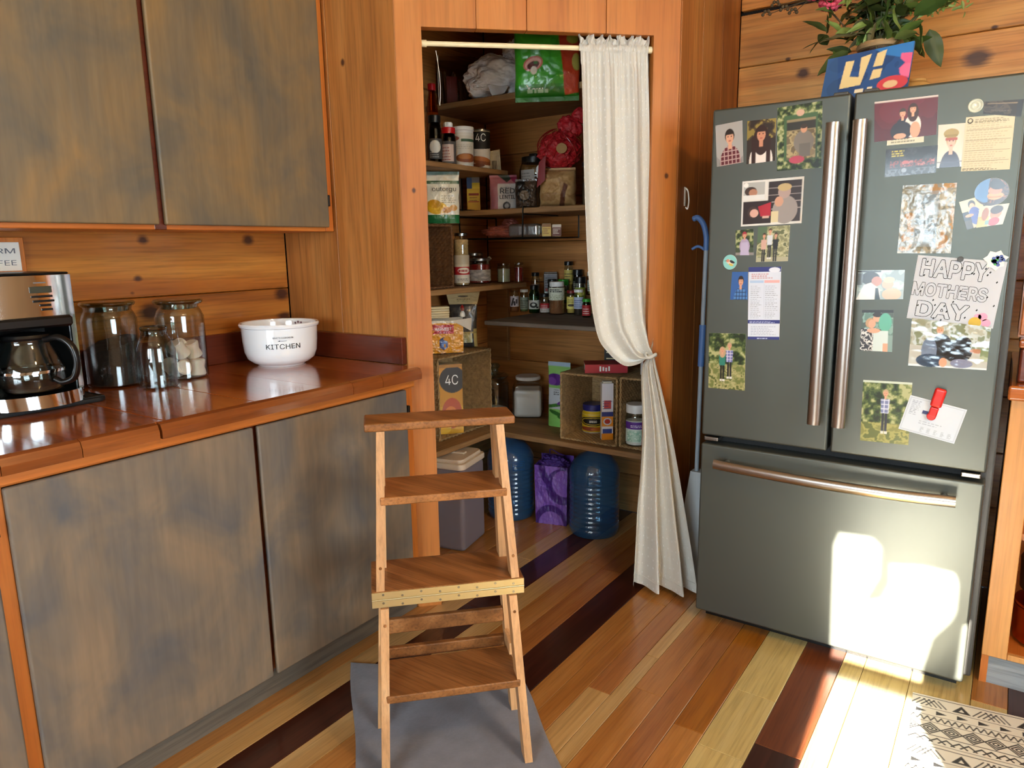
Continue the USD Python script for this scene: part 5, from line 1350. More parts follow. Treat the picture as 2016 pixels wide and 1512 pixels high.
# ---------------------------------------------------------------- top shelf
Z4 = TOP + .0005
t = thing("zip_bag", "clear zip bag of dried pods at the left of the top shelf", "bag", (-2.30, 2.86, Z4), facing(-2.30, 2.86, 8))
part(t, "film", cat([box(-.09, .09, -.045, -.0445, 0, .22), box(-.09, .09, .0445, .045, 0, .22)]), "film_clear")
part(t, "seal", cat([tube([(-.09, -.045, .0), (-.09, -.047, .12), (-.088, -.045, .22)], .0022, 6)]), "string_white")
pods = []
rng = np.random.default_rng(8)
for k in range(14):
    x_, y_ = rng.uniform(-.07, .07), rng.uniform(-.03, .03)
    pods.append(tube(smooth_path([(x_, y_, .012), (x_ + rng.uniform(-.02, .02), y_, .07), (x_ + rng.uniform(-.03, .03), y_ * .5, rng.uniform(.11, .17))]), [.004] + [.008] * 15 + [.004], 6))
part(t, "pods", cat(pods), "mushroom", 60, kind="stuff")
part(t, "red_packet", rotx(box(-.05, .0, -.040, -.034, .004, .13), 0), "cap_maroon")
t = thing("plastic_bag", "crumpled translucent white carrier bag drooping over the top shelf", "bag", (-2.06, 2.87, Z4), facing(-2.06, 2.87))
part(t, "bag", cat([blob(.150, .10, .105, .30, 2.2, 4, 5, .12), move(roty(blob(.05, .04, .06, .45, 4, 9, 4), 20), .06, -.01, .15)]), "white_bag", 60)
tip = trimesh.convex.convex_hull(np.array([(-.045, -.10, .05), (.05, -.10, .045), (.0, -.085, .06), (-.02, -.128, -.018), (.0, -.128, -.02), (.035, -.118, .02)]))
part(t, "drooping_corner", tip, "white_bag", 40)
t = thing("plastic_tub", "small clear tub with pink contents next to the white bag", "tub", (-1.90, 2.87, Z4), 30)
part(t, "body", lathe([(0, 0), (.03, 0), (.034, .036), (.032, .036), (.028, .003), (0, .003)], 28), "film_clear", 40)
part(t, "contents", lathe([(0, .004), (.027, .004), (.03, .024), (0, .026)], 24), plain("pink_sugar", "#b87a84", .6) or "pink_sugar", 40)
part(t, "lid", lathe([(0, .0365), (.036, .0365), (.036, .042), (0, .043)], 28), "film_clear", 40)
pr = Print(84, 110, "#3c9a22", 4)
pr.speckle(0, 0, 1, 1, ["#3f9c24", "#379020", "#449f2a"], 3).rect(0, 0, 1, .18, "#1f6418").rect(0, .17, 1, .2, "#2a7a1c").poly([(.66, 1), (1, 1), (1, .1), (.78, .07)], "#b2381a").oval(.9, .72, .09, .06, "#9aa03c").oval(.95, .45, .07, .1, "#a89c48").oval(.88, .62, .05, .04, "#b2381a").lines(.2, .1, .6, .16, 1, "#9ab08a", .7)
pr.oval(.29, .44, .155, .085, "#c46a5c", 20).oval(.29, .44, .13, .065, "#e0a898", 20).oval(.29, .42, .10, .045, "#5a2418", 20).oval(.3, .36, .05, .05, "#d8c8b0").oval(.33, .45, .035, .02, "#3c6a28")
t = thing("snack_bag", "large green and red snack bag hanging over the top shelf's edge", "bag", (-1.672, 2.68, TOP - .075), facing(-1.67, 2.69, -3))
pouch(t, pr, .265, .325, .07, "#3c9a22", gusset=False, seed=41, amp=.012)
part(t, "lettering", lettering("VIM", .020, -.05, .045, -.0255, True, .07), "page_white", False)
t = thing("cord", "thin white cord hanging down inside the doorway at the left", "cord", (-1.70, 1.99, 0))
part(t, "cord", tube(smooth_path([(-.008, .03, 2.018), (.0, .03, 1.97), (.004, .032, 1.92), (.002, .034, 1.87), (-.004, .036, 1.84)]), .0013, 6), "string_white", 60)

# ---------------------------------------------------------------- spice shelf
Z5 = SPI + .0005
t = thing("spice_riser", "low stepped wooden riser behind the front row of spice jars", "riser", (-1.60, 3.105, Z5))
part(t, "step", box(-.46, .3, -.005, .046, 0, .045, .002), "pine_shelf"); part(t, "step", box(-.46, .3, .0465, .118, 0, .085, .002), "pine_shelf")
SP = "spice jars on the spice shelf"
def sp(label, x, y, r, h, gm, cm, ch, fill, fh, lab, lz, z=None, **kw):
    return bottle("spice_jar", label, x, y, Z5 if z is None else z, r, h, gm, cm, ch, fill, fh, lab, lz, group=SP, **kw)
sc = lambda bg, col, **k: simple_label(bg, ("lines", .12, .15, .9, .85, 4, col), **k)
w1 = Print(40, 44, "#d8d4dc", 1); w1.poly([(.2, .1), (.35, .1), (.5, .8), (.38, .85)], "#26242a").poly([(.45, .1), (.6, .15), (.55, .55), (.42, .5)], "#26242a").rect(.6, .3, .75, .7, "#4a464c")
sp("clear spice jar with a white label and black script, leftmost of the front row", -2.087, 3.02, .0225, .118, "bottle_glass", "jar_glass", .016, "spice_brown", .3, w1, (.28, .80), neck=.8)
sp("slim spice jar with a dark green and white label, second in the front row", -2.037, 3.035, .021, .115, "bottle_glass", "cap_white", .014, "spice_green", .6, sc("#8f9a88", "#2c3c2c"), (.15, .75), neck=.8)
w3 = Print(40, 44, "#d4d8d0", 1); w3.oval(.45, .45, .26, .3, "#1c2420").oval(.45, .5, .12, .14, "#d4d8d0").rect(.62, .1, .8, .3, "#1c2420")
sp("green glass spice bottle with a black cap and square white label", -1.967, 3.02, .027, .138, "bottle_green", "cap_black", .022, "spice_green", .7, w3, (.18, .56), neck=.62, shoulder=.2)
sp("short spice jar with a red label, left of the large white-lidded jar", -1.905, 3.02, .023, .098, "bottle_glass", "cap_black", .016, "spice_brown", .5, simple_label("#d0ccc4", ("rect", 0, .45, 1, 1, "#b0141c"), ("lines", .15, .55, .85, .9, 2, "#e8d8d4"), ("lines", .15, .08, .85, .4, 2, "#5a2420")), (.08, .62), neck=.85)
w5 = Print(60, 50, "#c9ccb8", 1); w5.lines(.15, .64, .9, .92, 2, "#23262a", .7).speckle(.1, .05, .9, .45, ["#b8bca0", "#d4d6c4", "#98a080"], 10)
sp("large white-lidded jar of reddish brown spice, biggest on the spice shelf", -1.829, 3.01, .038, .158, "bottle_glass", "cap_white", .024, "spice_brown", .62, w5, (.52, .97), neck=.85, shoulder=.1)
w6 = Print(40, 44, "#d8c868", 1); w6.oval(.5, .3, .3, .1, "#4a3a18").lines(.2, .5, .8, .85, 3, "#5a4a20").rect(0, .93, 1, 1, "#a89434")
sp("small clear spice jar with a yellow label, right of the white-lidded jar", -1.774, 3.055, .022, .115, "bottle_glass", "cap_maroon", .014, "spice_yellow", .3, w6, (.25, .85), neck=.85)
sp("clear spice jar with a pale blue label", -1.701, 3.0, .023, .124, "bottle_glass", "cap_white", .014, "spice_dark", .45, sc("#aab4cc", "#3a4a7c"), (.3, .8), neck=.85)
sp("small jar with a dark red label at the curtain's edge, front row", -1.628, 2.945, .02, .085, "bottle_green", "cap_green", .014, "spice_dark", .7, simple_label("#a01c20", ("lines", .15, .2, .85, .8, 3, "#e8d0c8")), (.1, .8), neck=.85)
zb, zc = Z5 + .0455, Z5 + .0855
sp("dark slim spice bottle with a black cap, far left of the back row", -2.03, 3.13, .021, .15, "bottle_glass", "cap_black", .018, "spice_dark", .5, sc("#8a7464", "#3c2c24"), (.3, .7), zb, neck=.8)
t = thing("spice_tin", "flat grey spice tin standing in the back row", "tin", (-1.975, 3.19, zc), facing(-1.96, 3.19), SP)
part(t, "body", rbox(-.036, .036, -.02, .02, 0, .105, .005), "steel_grey", 40); part(t, "label", Paint(quad(Print(40, 44, "#8a8a90", 1).lines(.1, .2, .9, .9, 5, "#3c3c44").rect(.1, .05, .9, .2, "#a84c44"), (-.033, -.0206, .1), (.033, -.0206, .1), (.033, -.0206, .01), (-.033, -.0206, .01)), Print(40, 44, "#8a8a90", 1).lines(.1, .2, .9, .9, 5, "#3c3c44").rect(.1, .05, .9, .2, "#a84c44")), "print_matte")
part(t, "lid", rbox(-.034, .034, -.018, .018, .1055, .112, .003), "steel_grey", 40)
sp("black-capped grey spice jar behind the red-labelled short jar", -1.925, 3.125, .023, .118, "bottle_dark", "cap_black", .02, "spice_dark", .8, sc("#6a6a64", "#c8c8c0"), (.2, .7), zb, neck=.9)
sp("clear spice jar with a bright green lid behind the large white-lidded jar", -1.86, 3.125, .026, .118, "bottle_glass", "cap_green", .03, "spice_green", .75, sc("#98a868", "#3a4a1c"), (.2, .7), zb, neck=.92)
sp("tall spice jar with a yellow label, highest in the back row", -1.868, 3.19, .022, .165, "bottle_glass", "cap_black", .02, "spice_yellow", .8, sc("#c8b45c", "#4a3c14"), (.35, .85), zc, neck=.85)
sp("dark spice jar with a wide black cap, right of the tall yellow-labelled jar", -1.815, 3.19, .024, .125, "bottle_dark", "cap_black", .028, "spice_dark", .8, sc("#4a4640", "#b8b0a0"), (.2, .7), zc, neck=.95)
w15 = Print(40, 40, "#8c9c34", 1); w15.oval(.5, .5, .3, .25, "#d4c85c").lines(.2, .1, .8, .3, 2, "#2c3c14")
sp("spice jar with a black cap and olive green label above the yellow-labelled small jar", -1.762, 3.123, .025, .132, "bottle_glass", "cap_black", .032, "spice_green", .6, w15, (.25, .8), zb, neck=.95)
sp("white-capped spice jar with a pale label in the back row", -1.735, 3.19, .021, .115, "bottle_glass", "cap_white", .022, "spice_yellow", .6, sc("#c8ccc4", "#54604c"), (.2, .8), zc, neck=.9)
sp("tall white squeeze bottle at the back beside the curtain", -1.672, 3.19, .022, .168, "cap_white", "cap_white", .03, None, 0, sc("#c8c8cc", "#4c5a3c"), (.2, .8), zc, neck=.6)
sp("green-topped jar half behind the curtain edge, back row", -1.665, 3.128, .022, .118, "bottle_green", "cap_black", .02, "spice_green", .7, sc("#5c7c50", "#d8e0c8"), (.2, .8), zb, neck=.9)
# ================================================================ photos, papers and magnets on the fridge doors
def on_door(name, label, cat_, corners, pr, mat="print_gloss", lift=.0006, bump=0.0, seed=0, group=None, back="#d8d4cc", border=None):
    """a flat print held on the door; corners (x, z): top left, top right, lower right, lower left"""
    cs = [np.array(q, float) for q in corners]
    m = sum(cs) / 4
    t = thing(name, label, cat_, (m[0], FY, m[1]), 0, group)
    q3 = [np.array((q[0] - m[0], -lift, q[1] - m[1])) for q in cs]
    p = quad(pr, *q3)
    if bump:
        u, v = np.meshgrid(np.linspace(0, 1, pr.w), np.linspace(0, 1, pr.h))
        p[..., 1] -= bump * np.clip(meshkit.fbm(np.stack([u * 4, v * 4, u * 0 + seed], -1), 3, seed), 0, 1)
    bk_ = trimesh.convex.convex_hull(np.array([q + (0, dy, 0) for q in q3 for dy in (lift - .0001, .0001)]))
    part(t, "print", Paint(p, pr, (bk_, back)), mat)
    return t


LEAF = ["#1d2a16", "#2f4222", "#4c5c30", "#7a8450", "#a8a878"]
PH = "photos on the fridge doors"
SK, SK2 = "#d09a7c", "#c08468"
p = Print(56, 76, "#8c8884", 1); p.oval(.55, .6, .7, .55, "#a09c98").person(.52, .66, .30, SK, "#241a14", "#5a1f2a").plaid(0, 0, 1, .45, 7, "#b0908c", "#5a1f2a")
on_door("photo", "school portrait of a dark-haired boy in a maroon plaid shirt on grey", "photo", [(-.839, 1.726), (-.753, 1.733), (-.744, 1.606), (-.829, 1.598)], p, group=PH)
p = Print(54, 76, "#2c2018", 2); p.speckle(0, .55, 1, 1, ["#2c2018", "#4a3a20", "#8a7838"], 5).person(.5, .66, .30, SK2, "#2c120c", "#e0d4cc", long=True).rect(.18, 0, .32, .6, "#2c120c").rect(.68, 0, .82, .6, "#2c120c")
on_door("photo", "portrait of a smiling girl with long dark hair and a white top", "photo", [(-.737, 1.729), (-.649, 1.729), (-.646, 1.603), (-.734, 1.599)], p, group=PH)
p = Print(74, 110, "#33492c", 3); p.speckle(0, 0, 1, 1, LEAF, 11).rect(.16, .15, .9, .85, "#3f5c3a").rect(.22, .17, .86, .78, "#8a7c5c").speckle(.22, .17, .86, .6, ["#8a7a5a", "#a8966c", "#6a5c44"], 8).rect(.22, .62, .86, .74, "#2b2a24").oval(.52, .87, .09, .05, "#c8a088").oval(.6, .42, .22, .18, "#7d766e").rect(.5, .2, .74, .4, "#6c6862").oval(.6, .62, .07, .06, SK).oval(.6, .66, .075, .035, "#3a2c24").oval(.45, .16, .17, .06, "#b2445a")
on_door("photo", "large leafy photo of a man in grey sitting outdoors with a pink ball", "photo", [(-.647, 1.758), (-.518, 1.763), (-.51, 1.573), (-.639, 1.571)], p, group=PH)
p = Print(110, 84, "#d6d2cc", 4)
p.rect(.44, .06, .97, .94, "#2a1c1a")
for k in range(4):
    p.rect(.44, .34 + .15 * k, .97, .355 + .15 * k, "#a89c98")
p.oval(.72, .32, .2, .3, "#948a86").oval(.7, .70, .1, .14, "#a89088").oval(.7, .8, .11, .08, "#b8a070").oval(.62, .5, .07, .11, "#c09078").rect(.5, .06, .62, .3, "#cfc098")
p.rect(.03, .58, .38, .95, "#a8a8a4").oval(.15, .76, .10, .10, "#3a2a24").oval(.19, .73, .07, .08, "#a87860").rect(.03, .58, .38, .68, "#d8d8d6").oval(.07, .9, .04, .05, "#e6e0dc")
p.rect(.03, .05, .50, .54, "#241415").oval(.2, .3, .09, .13, "#3a2620").oval(.22, .28, .07, .09, "#d0a090").poly([(.28, .42), (.49, .5), (.49, .2), (.33, .2)], "#a8182c").rect(.36, .16, .47, .21, "#d0a898")
on_door("photo_collage", "white bordered collage of three family snapshots, one with a red shirt", "photo", [(-.744, 1.547), (-.557, 1.551), (-.557, 1.412), (-.743, 1.407)], p, group=PH)
p = Print(36, 52, "#3c4a34", 5); p.speckle(0, .3, 1, 1, LEAF, 6).rect(0, 0, 1, .12, "#88807a").person(.5, .78, .2, SK, "#a02838", "#a898b4").poly([(.25, .0), (.75, 0), (.68, .5), (.32, .5)], "#b4a8c4")
on_door("photo", "tiny photo of a girl in a lilac dress with a red headscarf", "photo", [(-.759, 1.395), (-.702, 1.399), (-.698, 1.316), (-.756, 1.316)], p, group=PH)
p = Print(62, 66, "#8a8a60", 6); p.speckle(0, 0, 1, 1, ["#7c7c58", "#9c9a70", "#b8b48c", "#5c6240"], 8).rect(0, 0, 1, .14, "#aaa486").rect(.0, .55, .3, 1, "#51664a")
for u_, col in ((.22, "#c8a090"), (.4, "#c8ccd0"), (.58, "#17181c")):
    p.person(u_, .86 if u_ == .4 else .74, .12, SK, "#3a2a20", col, "#1b1c20")
on_door("photo", "photo of three people standing together in tall pale grass", "photo", [(-.688, 1.404), (-.59, 1.407), (-.591, 1.297), (-.69, 1.294)], p, group=PH)
p = Print(40, 52, "#2f5c9c", 7); p.person(.58, .66, .3, SK, "#2a1c14", "#4c7cb8").plaid(0, 0, 1, .45, 6, "#1f3458", "#4c7cb8")
on_door("photo", "portrait of a boy in a blue plaid shirt on a blue background", "photo", [(-.765, 1.263), (-.7135, 1.263), (-.7105, 1.173), (-.768, 1.172)], p, group=PH)
p = Print(70, 160, "#ced4e2", 8)
p.rect(0, .93, 1, 1, "#2f3678").oval(.8, .955, .17, .035, "#d8dce8").rect(0, .225, 1, .275, "#2f3678").rect(0, 0, 1, .045, "#2f3678").rect(.06, .78, .48, .815, "#a8c0de").rect(.5, .78, .96, .82, "#dca8a8")
p.lines(.1, .84, .9, .92, 3, "#c08a90", .5).lines(.08, .3, .44, .76, 18, "#9aa0ac", .3, 2).lines(.53, .3, .92, .76, 18, "#9aa0ac", .3, 3).lines(.1, .07, .9, .2, 6, "#8c94a8", .3, 4).lines(.06, .235, .9, .265, 2, "#aeb4d8", .5, 5).lines(.3, .012, .7, .032, 1, "#b8c0e0", .6).rect(.485, .3, .49, .77, "#b0b6c4")
t = on_door("info_sheet", "tall white information sheet with dark purple bands and two text columns", "paper", [(-.712, 1.278), (-.61, 1.28), (-.604, 1.049), (-.704, 1.044)], p, "print_matte", .0012)
p = Print(70, 110, "#6a6c44", 9); p.speckle(0, .45, 1, 1, LEAF, 8, 3).speckle(0, 0, 1, .45, ["#6c7440", "#8c8c58", "#a8a070", "#56602f"], 10, 5).person(.38, .70, .085, SK, "#b89878", "#2c7a6c", "#17181c", long=True).person(.57, .78, .09, SK, "#b89878", "#6c70a8", "#1a1b22").plaid(.4, .3, .75, .75, 12, "#c8c4dc", "#6c70a8")
on_door("photo", "photo of a girl in teal and boy in plaid standing back to back", "photo", [(-.835, 1.058), (-.711, 1.062), (-.706, .872), (-.83, .87)], p, group=PH)
p = Print(100, 68, "#5a1620", 10); p.speckle(0, 0, 1, 1, ["#52121c", "#5c1822", "#661c28"], 2).rect(0, .95, 1, 1, "#c8b8b0").person(.46, .64, .19, SK, "#3a2a22", "#23202c").person(.62, .72, .2, SK, "#3a1c14", "#d8ccc4", long=True).oval(.44, .2, .17, .24, "#23202c").oval(.42, .08, .1, .07, SK).oval(.66, .2, .08, .2, SK)
on_door("photo", "maroon backed portrait of a couple, top of the right door", "photo", [(-.378, 1.743), (-.221, 1.743), (-.217, 1.639), (-.371, 1.633)], p, group=PH, lift=.0012)
p = Print(60, 20, "#d4d0bc", 11); p.lines(.12, .15, .9, .5, 2, "#6a6a5c", .4)
on_door("paper_slip", "narrow cream slip of paper peeking out under the maroon portrait", "paper", [(-.338, 1.66), (-.248, 1.662), (-.246, 1.622), (-.338, 1.621)], p, "print_matte", .0004)
p = Print(90, 54, "#26262a", 12); p.speckle(0, 0, 1, 1, ["#1c1c20", "#2a2a2e", "#34343a"], 6).speckle(.1, .32, .95, .55, ["#26242a", "#8a3a34", "#2c2a2e", "#a8605c"], 14, 4).speckle(.0, 0, 1, .25, ["#2a2c32", "#5c626c", "#30343a"], 9, 6).oval(.4, .48, .07, .06, "#b05048").oval(.38, .2, .05, .08, "#8a94a4").lines(.12, .7, .42, .95, 3, "#b8a83c", .6)
on_door("postcard", "dark night-lights postcard with yellow writing", "postcard", [(-.339, 1.61), (-.211, 1.611), (-.21, 1.538), (-.337, 1.534)], p, group=None)
p = Print(54, 74, "#cfc2ae", 13); p.rect(0, 0, 1, .03, "#dadada").person(.52, .60, .32, "#d8a890", "#a88a50", "#2a2436").oval(.5, .78, .28, .11, "#a08848").rect(.26, .7, .74, .76, "#8a7438").rect(.3, .62, .74, .68, "#a04434").rect(0, .12, 1, .14, "#3c3648")
on_door("photo", "portrait of a man in a tan cap and red sunglasses", "photo", [(-.214, 1.664), (-.1505, 1.663), (-.1508, 1.55), (-.209, 1.55)], p, group=PH, lift=.0004)
p = Print(84, 100, "#cfc6ac", 14); p.lines(.04, .05, .96, .93, 22, "#b4ac94", .35, 3).rect(0, .955, .2, .965, "#cfc6ac").lines(.2, .88, .9, .96, 3, "#5a5a50", .4, 4).oval(.1, .92, .06, .05, "#3a3a38").oval(.1, .925, .035, .03, "#cfc6ac").lines(.03, .02, .9, .06, 2, "#4a4a44", .4, 6)
for k in range(4):
    p.rect(.04, .18 + .19 * k, .96, .188 + .19 * k, "#9a9480")
on_door("calendar_sheet", "cream printed school calendar sheet with a shield emblem", "paper", [(-.151, 1.677), (-.042, 1.675), (-.041, 1.535), (-.151, 1.537)], p, "print_matte", .001)
t = thing("magnet", "round clear ribbed magnet above the calendar sheet", "magnet", (-.132, FY, 1.704))
part(t, "disc", move(rotx(lathe([(0, 0), (.0175, 0), (.018, .003), (.016, .005), (.012, .0035), (.008, .005), (.004, .0035), (0, .004)], 32), 90), 0, -.0002, 0), plain("clear_resin", "#c4cabc", .15, coat_weight=.6) or "clear_resin", 40)
p = Print(64, 34, "#3c342e", 15); p.speckle(0, 0, 1, 1, ["#2c2824", "#4a4038", "#3a3430"], 5).rect(.1, .78, .9, .84, "#8a7860").rect(.85, 0, 1, 1, "#26282c").lines(.2, .3, .8, .5, 1, "#5a5048")
on_door("magnet_strip", "dark rectangular picture magnet beside the round clear one", "magnet", [(-.114, 1.712), (-.027, 1.708), (-.029, 1.665), (-.113, 1.6815)], p, lift=.0022)
p = Print(90, 130, "#8a8578", 16); p.speckle(0, 0, 1, 1, ["#7c7868", "#a49c88", "#8c8c84", "#a8845c"], 5, 2).rect(.28, .1, .7, .9, "#8f9aa0", .6).speckle(.3, .15, .7, .85, ["#98a4ac", "#b0b8bc", "#7c8890"], 9, 7)
on_door("foil_photo", "crinkled shiny foil covered picture in the middle of the right door", "photo", [(-.288, 1.508), (-.157, 1.508), (-.156, 1.318), (-.288, 1.319)], p, "print_foil", .001, .006, 3)
p = Print(60, 60, "#3a2a24", 17); p.oval(.25, .6, .35, .5, "#4a74a4").speckle(.4, .1, 1, 1, ["#3a221c", "#5c3a28", "#241814", "#8a5430"], 6).oval(.62, .35, .24, .14, "#c08a54").oval(.6, .55, .2, .14, "#b47858").oval(.65, .78, .24, .2, "#231512").rect(.4, .28, .8, .34, "#a0641c")
t = thing("round_magnet", "round picture magnet in blue and brown near the right door's edge", "magnet", (-.0755, FY, 1.479))
a = np.linspace(0, 2 * np.pi, 40, endpoint=False)
def disc_print(t, pr, rx, rz, y, mat="print_gloss"):
    """a round flat print"""
    u, v = np.meshgrid(np.linspace(-1, 1, pr.w), np.linspace(-1, 1, pr.h))
    dx, dz = u * np.sqrt(1 - v * v / 2), v * np.sqrt(1 - u * u / 2)
    m_ = rotx(solid(1.0, 0, 1.0, .01, 40), 90); m_.apply_scale([rx, -y - .0002, rz])
    return part(t, "print", Paint(np.stack([dx * rx * .99, np.full(u.shape, y - .0001), dz * rz * .99], -1), pr, (m_, "#c8c4bc")), mat)
disc_print(t, p, .039, .036, -.003)
p = Print(60, 60, "#b4a890", 18); p.rect(0, .6, 1, 1, "#c0b48c").oval(.5, .8, .16, .14, "#2a2018").oval(.5, .72, .12, .12, SK).oval(.55, .4, .28, .3, "#4c5a9c").rect(0, 0, .35, .4, "#3a2e24").rect(0, .3, .3, .6, "#20222a").oval(.3, .45, .2, .05, SK).rect(.75, .2, 1, .55, "#8ab0c8")
on_door("photo", "tilted snapshot of a person in a blue shirt, under the round picture magnet", "photo", [(-.148, 1.456), (-.097, 1.471), (-.08, 1.395), (-.123, 1.381)], p, group=PH, lift=.0008)
p = Print(60, 40, "#c0b498", 19); p.oval(.62, .6, .2, .3, "#c08064").oval(.62, .75, .22, .2, "#3a2a24").oval(.62, .2, .2, .2, "#a83c44").rect(0, 0, .4, .5, "#c8a86c").oval(.25, .6, .12, .3, "#9a6a54").rect(.3, .1, .44, .3, "#7a9c98")
on_door("photo", "small wavy-edged snapshot of a laughing child at the right door's edge", "photo", [(-.099, 1.442), (-.033, 1.448), (-.043, 1.394), (-.102, 1.386)], p, group=PH, lift=.0014)
p = Print(96, 64, "#98a8ac", 20); p.speckle(0, .3, 1, 1, ["#8c9ca0", "#a4b4b4", "#b8c4c0"], 6).oval(.28, .72, .2, .22, "#201a1a").rect(.0, .92, .5, .98, "#1c1a1c").oval(.42, .62, .11, .16, "#b07868").poly([(.0, 0), (.52, 0), (.5, .35), (.3, .58), (.15, .5)], "#d8d8d4").poly([(.4, 0), (.52, 0), (.46, .4), (.40, .4)], "#28343c").oval(.66, .52, .12, .16, "#d8a894").oval(.68, .66, .12, .1, "#d0c0a0").oval(.75, .18, .2, .2, "#c8b098").rect(0, .5, .12, .9, "#5c6468")
on_door("photo", "faded photo of a man in a white shirt and dark hat hugging a small child", "photo", [(-.388, 1.27), (-.265, 1.272), (-.263, 1.188), (-.388, 1.183)], p, group=PH)
# the colouring page: outlined bubble letters
p = Print(180, 150, "#b9bec6", 21)
p.rect(0, 0, 1, 1, "#bcc0c8")
on_t = on_door("colouring_page", "child's colouring page with outlined letters for Mother's Day and a flower", "drawing", [(-.235, 1.314), (-.023, 1.294), (-.039, 1.114), (-.25, 1.134)], p, "print_matte", .0005)
def outline(text, h, x, z, width, y, off=0.0):
    """hollow bubble letters: the rim of each letter only"""
    from shapely import union_all
    m = meshkit.text_mesh(text, h, .0002, True)
    tri = m.triangles[np.abs(m.face_normals[:, 2] - 1) < .1][:, :, :2]
    shp = union_all([Poly(q) for q in tri if abs(np.cross(q[1] - q[0], q[2] - q[0])) > 1e-12]).buffer(h * .05)
    rim = shp.difference(shp.buffer(-h * .035))
    gs = [trimesh.creation.extrude_polygon(g, .0002, engine="earcut") for g in getattr(rim, "geoms", [rim])]
    m = cat(gs); w = m.bounds[1][0] - m.bounds[0][0]
    m.apply_translation((-m.bounds[0][0] - w / 2, 0, 0)); m.apply_scale([width / w, 1, 1])
    return rotate_page(move(xf(m, STAND), x, y, z))
def rotate_page(m):
    return roty(m, 5.4)
for txt, hh, x_, z_, w_ in (("HAPPY", .045, -.012, .035, .165), ("MOTHERS", .034, -.014, -.020, .185), ("DAY", .04, -.022, -.078, .13)):
    part(on_t, "outlined_word", outline(txt, hh, x_, z_, w_, -.0008), "ink_black", False)
fl_ = lambda x_, z_, r_: rotate_page(move(rotx(solid(r_, 0, .0003, .0001, 24), 90), x_, -.0008, z_))
part(on_t, "flower_petal", fl_(.078, -.062, .011), plain("petal_pink", "#d498b4", .6) or "petal_pink", False)
part(on_t, "flower_petal", fl_(.088, -.078, .011), "petal_pink", False); part(on_t, "flower_petal", fl_(.066, -.064, .009), "petal_pink", False)
part(on_t, "flower_middle", move(fl_(.062, -.080, .015), 0, -.0003, 0), plain("flower_gold", "#c8a83c", .6) or "flower_gold", False)
rng = np.random.default_rng(5)
part(on_t, "small_hearts", rotate_page(cat([upright([(x_, z_), (x_ + .003, z_ + .004), (x_ + .005, z_ + .001), (x_ + .002, z_ - .003)], -.0010, -.0008) for x_, z_ in zip(rng.uniform(-.095, .095, 26), rng.uniform(-.085, .085, 26))])), "ink_black", False, kind="stuff")
t = thing("dot_magnet", "small dark round magnet at the top of the colouring page", "magnet", (-.131, FY - .0012, 1.302))
part(t, "disc", rotx(solid(.0075, 0, .005, .001, 20), 90), "fridge_side", 40)
t = thing("flower_magnet", "white-edged magnet of a blue flower spray at the page's top corner", "magnet", (-.05, FY - .0012, 1.299))
star = [((.028 if k % 2 == 0 else .021) * math.cos(a_) * (1 + .12 * math.sin(3 * a_)), (.028 if k % 2 == 0 else .021) * math.sin(a_)) for k, a_ in enumerate(np.linspace(.3, .3 + 2 * np.pi, 14, endpoint=False))]
part(t, "backing", upright(star, -.002, 0), "white_paint", False)
rng = np.random.default_rng(6)
for k in range(16):
    a_, r_ = rng.uniform(0, 6.28), rng.uniform(0, .018)
    part(t, "petal", roty(move(rotx(solid(.0045, 0, .001, .0003, 10), 90), r_ * math.cos(a_), -.002, r_ * math.sin(a_)), 0), (plain("petal_blue", "#4a5c9c", .5) or "petal_blue") if k % 4 else "cap_green", False)
p = Print(120, 78, "#8c9690", 22); p.speckle(0, .4, 1, 1, ["#8a8c74", "#a8a898", "#b8c0bc", "#7c8468"], 9, 2).rect(0, 0, 1, .45, "#b4b4ac").rect(0, .0, 1, .05, "#d0d8dc").person(.38, .80, .17, SK, "#b89a74", "#3c4650").oval(.42, .45, .13, .28, "#24282c").oval(.26, .35, .1, .28, "#6c7c94").oval(.62, .38, .18, .25, "#15171a").oval(.68, .6, .1, .12, "#14161a").oval(.28, .14, .18, .14, "#34465c").oval(.68, .12, .14, .1, "#7c8098").oval(.45, .12, .05, .1, SK).oval(.85, .42, .08, .05, "#b07858").speckle(.9, .2, 1, .5, ["#7c8a64", "#a8b090"], 8)
on_door("photo", "plastic covered photo of a person sitting with a black dog", "photo", [(-.236, 1.135), (-.043, 1.118), (-.043, .998), (-.235, .996)], p, "print_plastic", .0018, .004, 9, group=PH)
p = Print(64, 84, "#7c948c", 23); p.speckle(0, .4, 1, 1, ["#5c7a70", "#7c9c90", "#48544c"], 6).rect(0, .93, 1, 1, "#1c1c1a").oval(.3, .68, .16, .12, "#b08a64").oval(.34, .66, .11, .1, SK).oval(.5, .8, .13, .09, SK).oval(.5, .88, .15, .06, "#241c18").oval(.75, .7, .2, .22, "#58a48c").speckle(0, 0, .4, .55, ["#1c1c20", "#d0ccc8", "#2c2a30"], 12, 3).rect(.4, 0, .85, .5, "#c0ccc8").oval(.4, .5, .2, .06, SK).rect(.7, 0, .85, .2, SK)
on_door("photo", "photo of a couple hugging, one in a black and white leaf print", "photo", [(-.369, 1.153), (-.285, 1.156), (-.28, 1.032), (-.367, 1.031)], p, group=PH)
p = Print(78, 104, "#5c6a3c", 24); p.speckle(0, .3, 1, 1, LEAF, 9, 8).speckle(0, 0, 1, .32, ["#7c7c44", "#9c9858", "#5c6434"], 9, 3).rect(0, .96, 1, 1, "#c0c8b8").person(.48, .80, .10, SK, "#b89878", "#7078a0", "#1c2230").plaid(.3, .3, .7, .75, 11, "#ccd0e0", "#7078a0")
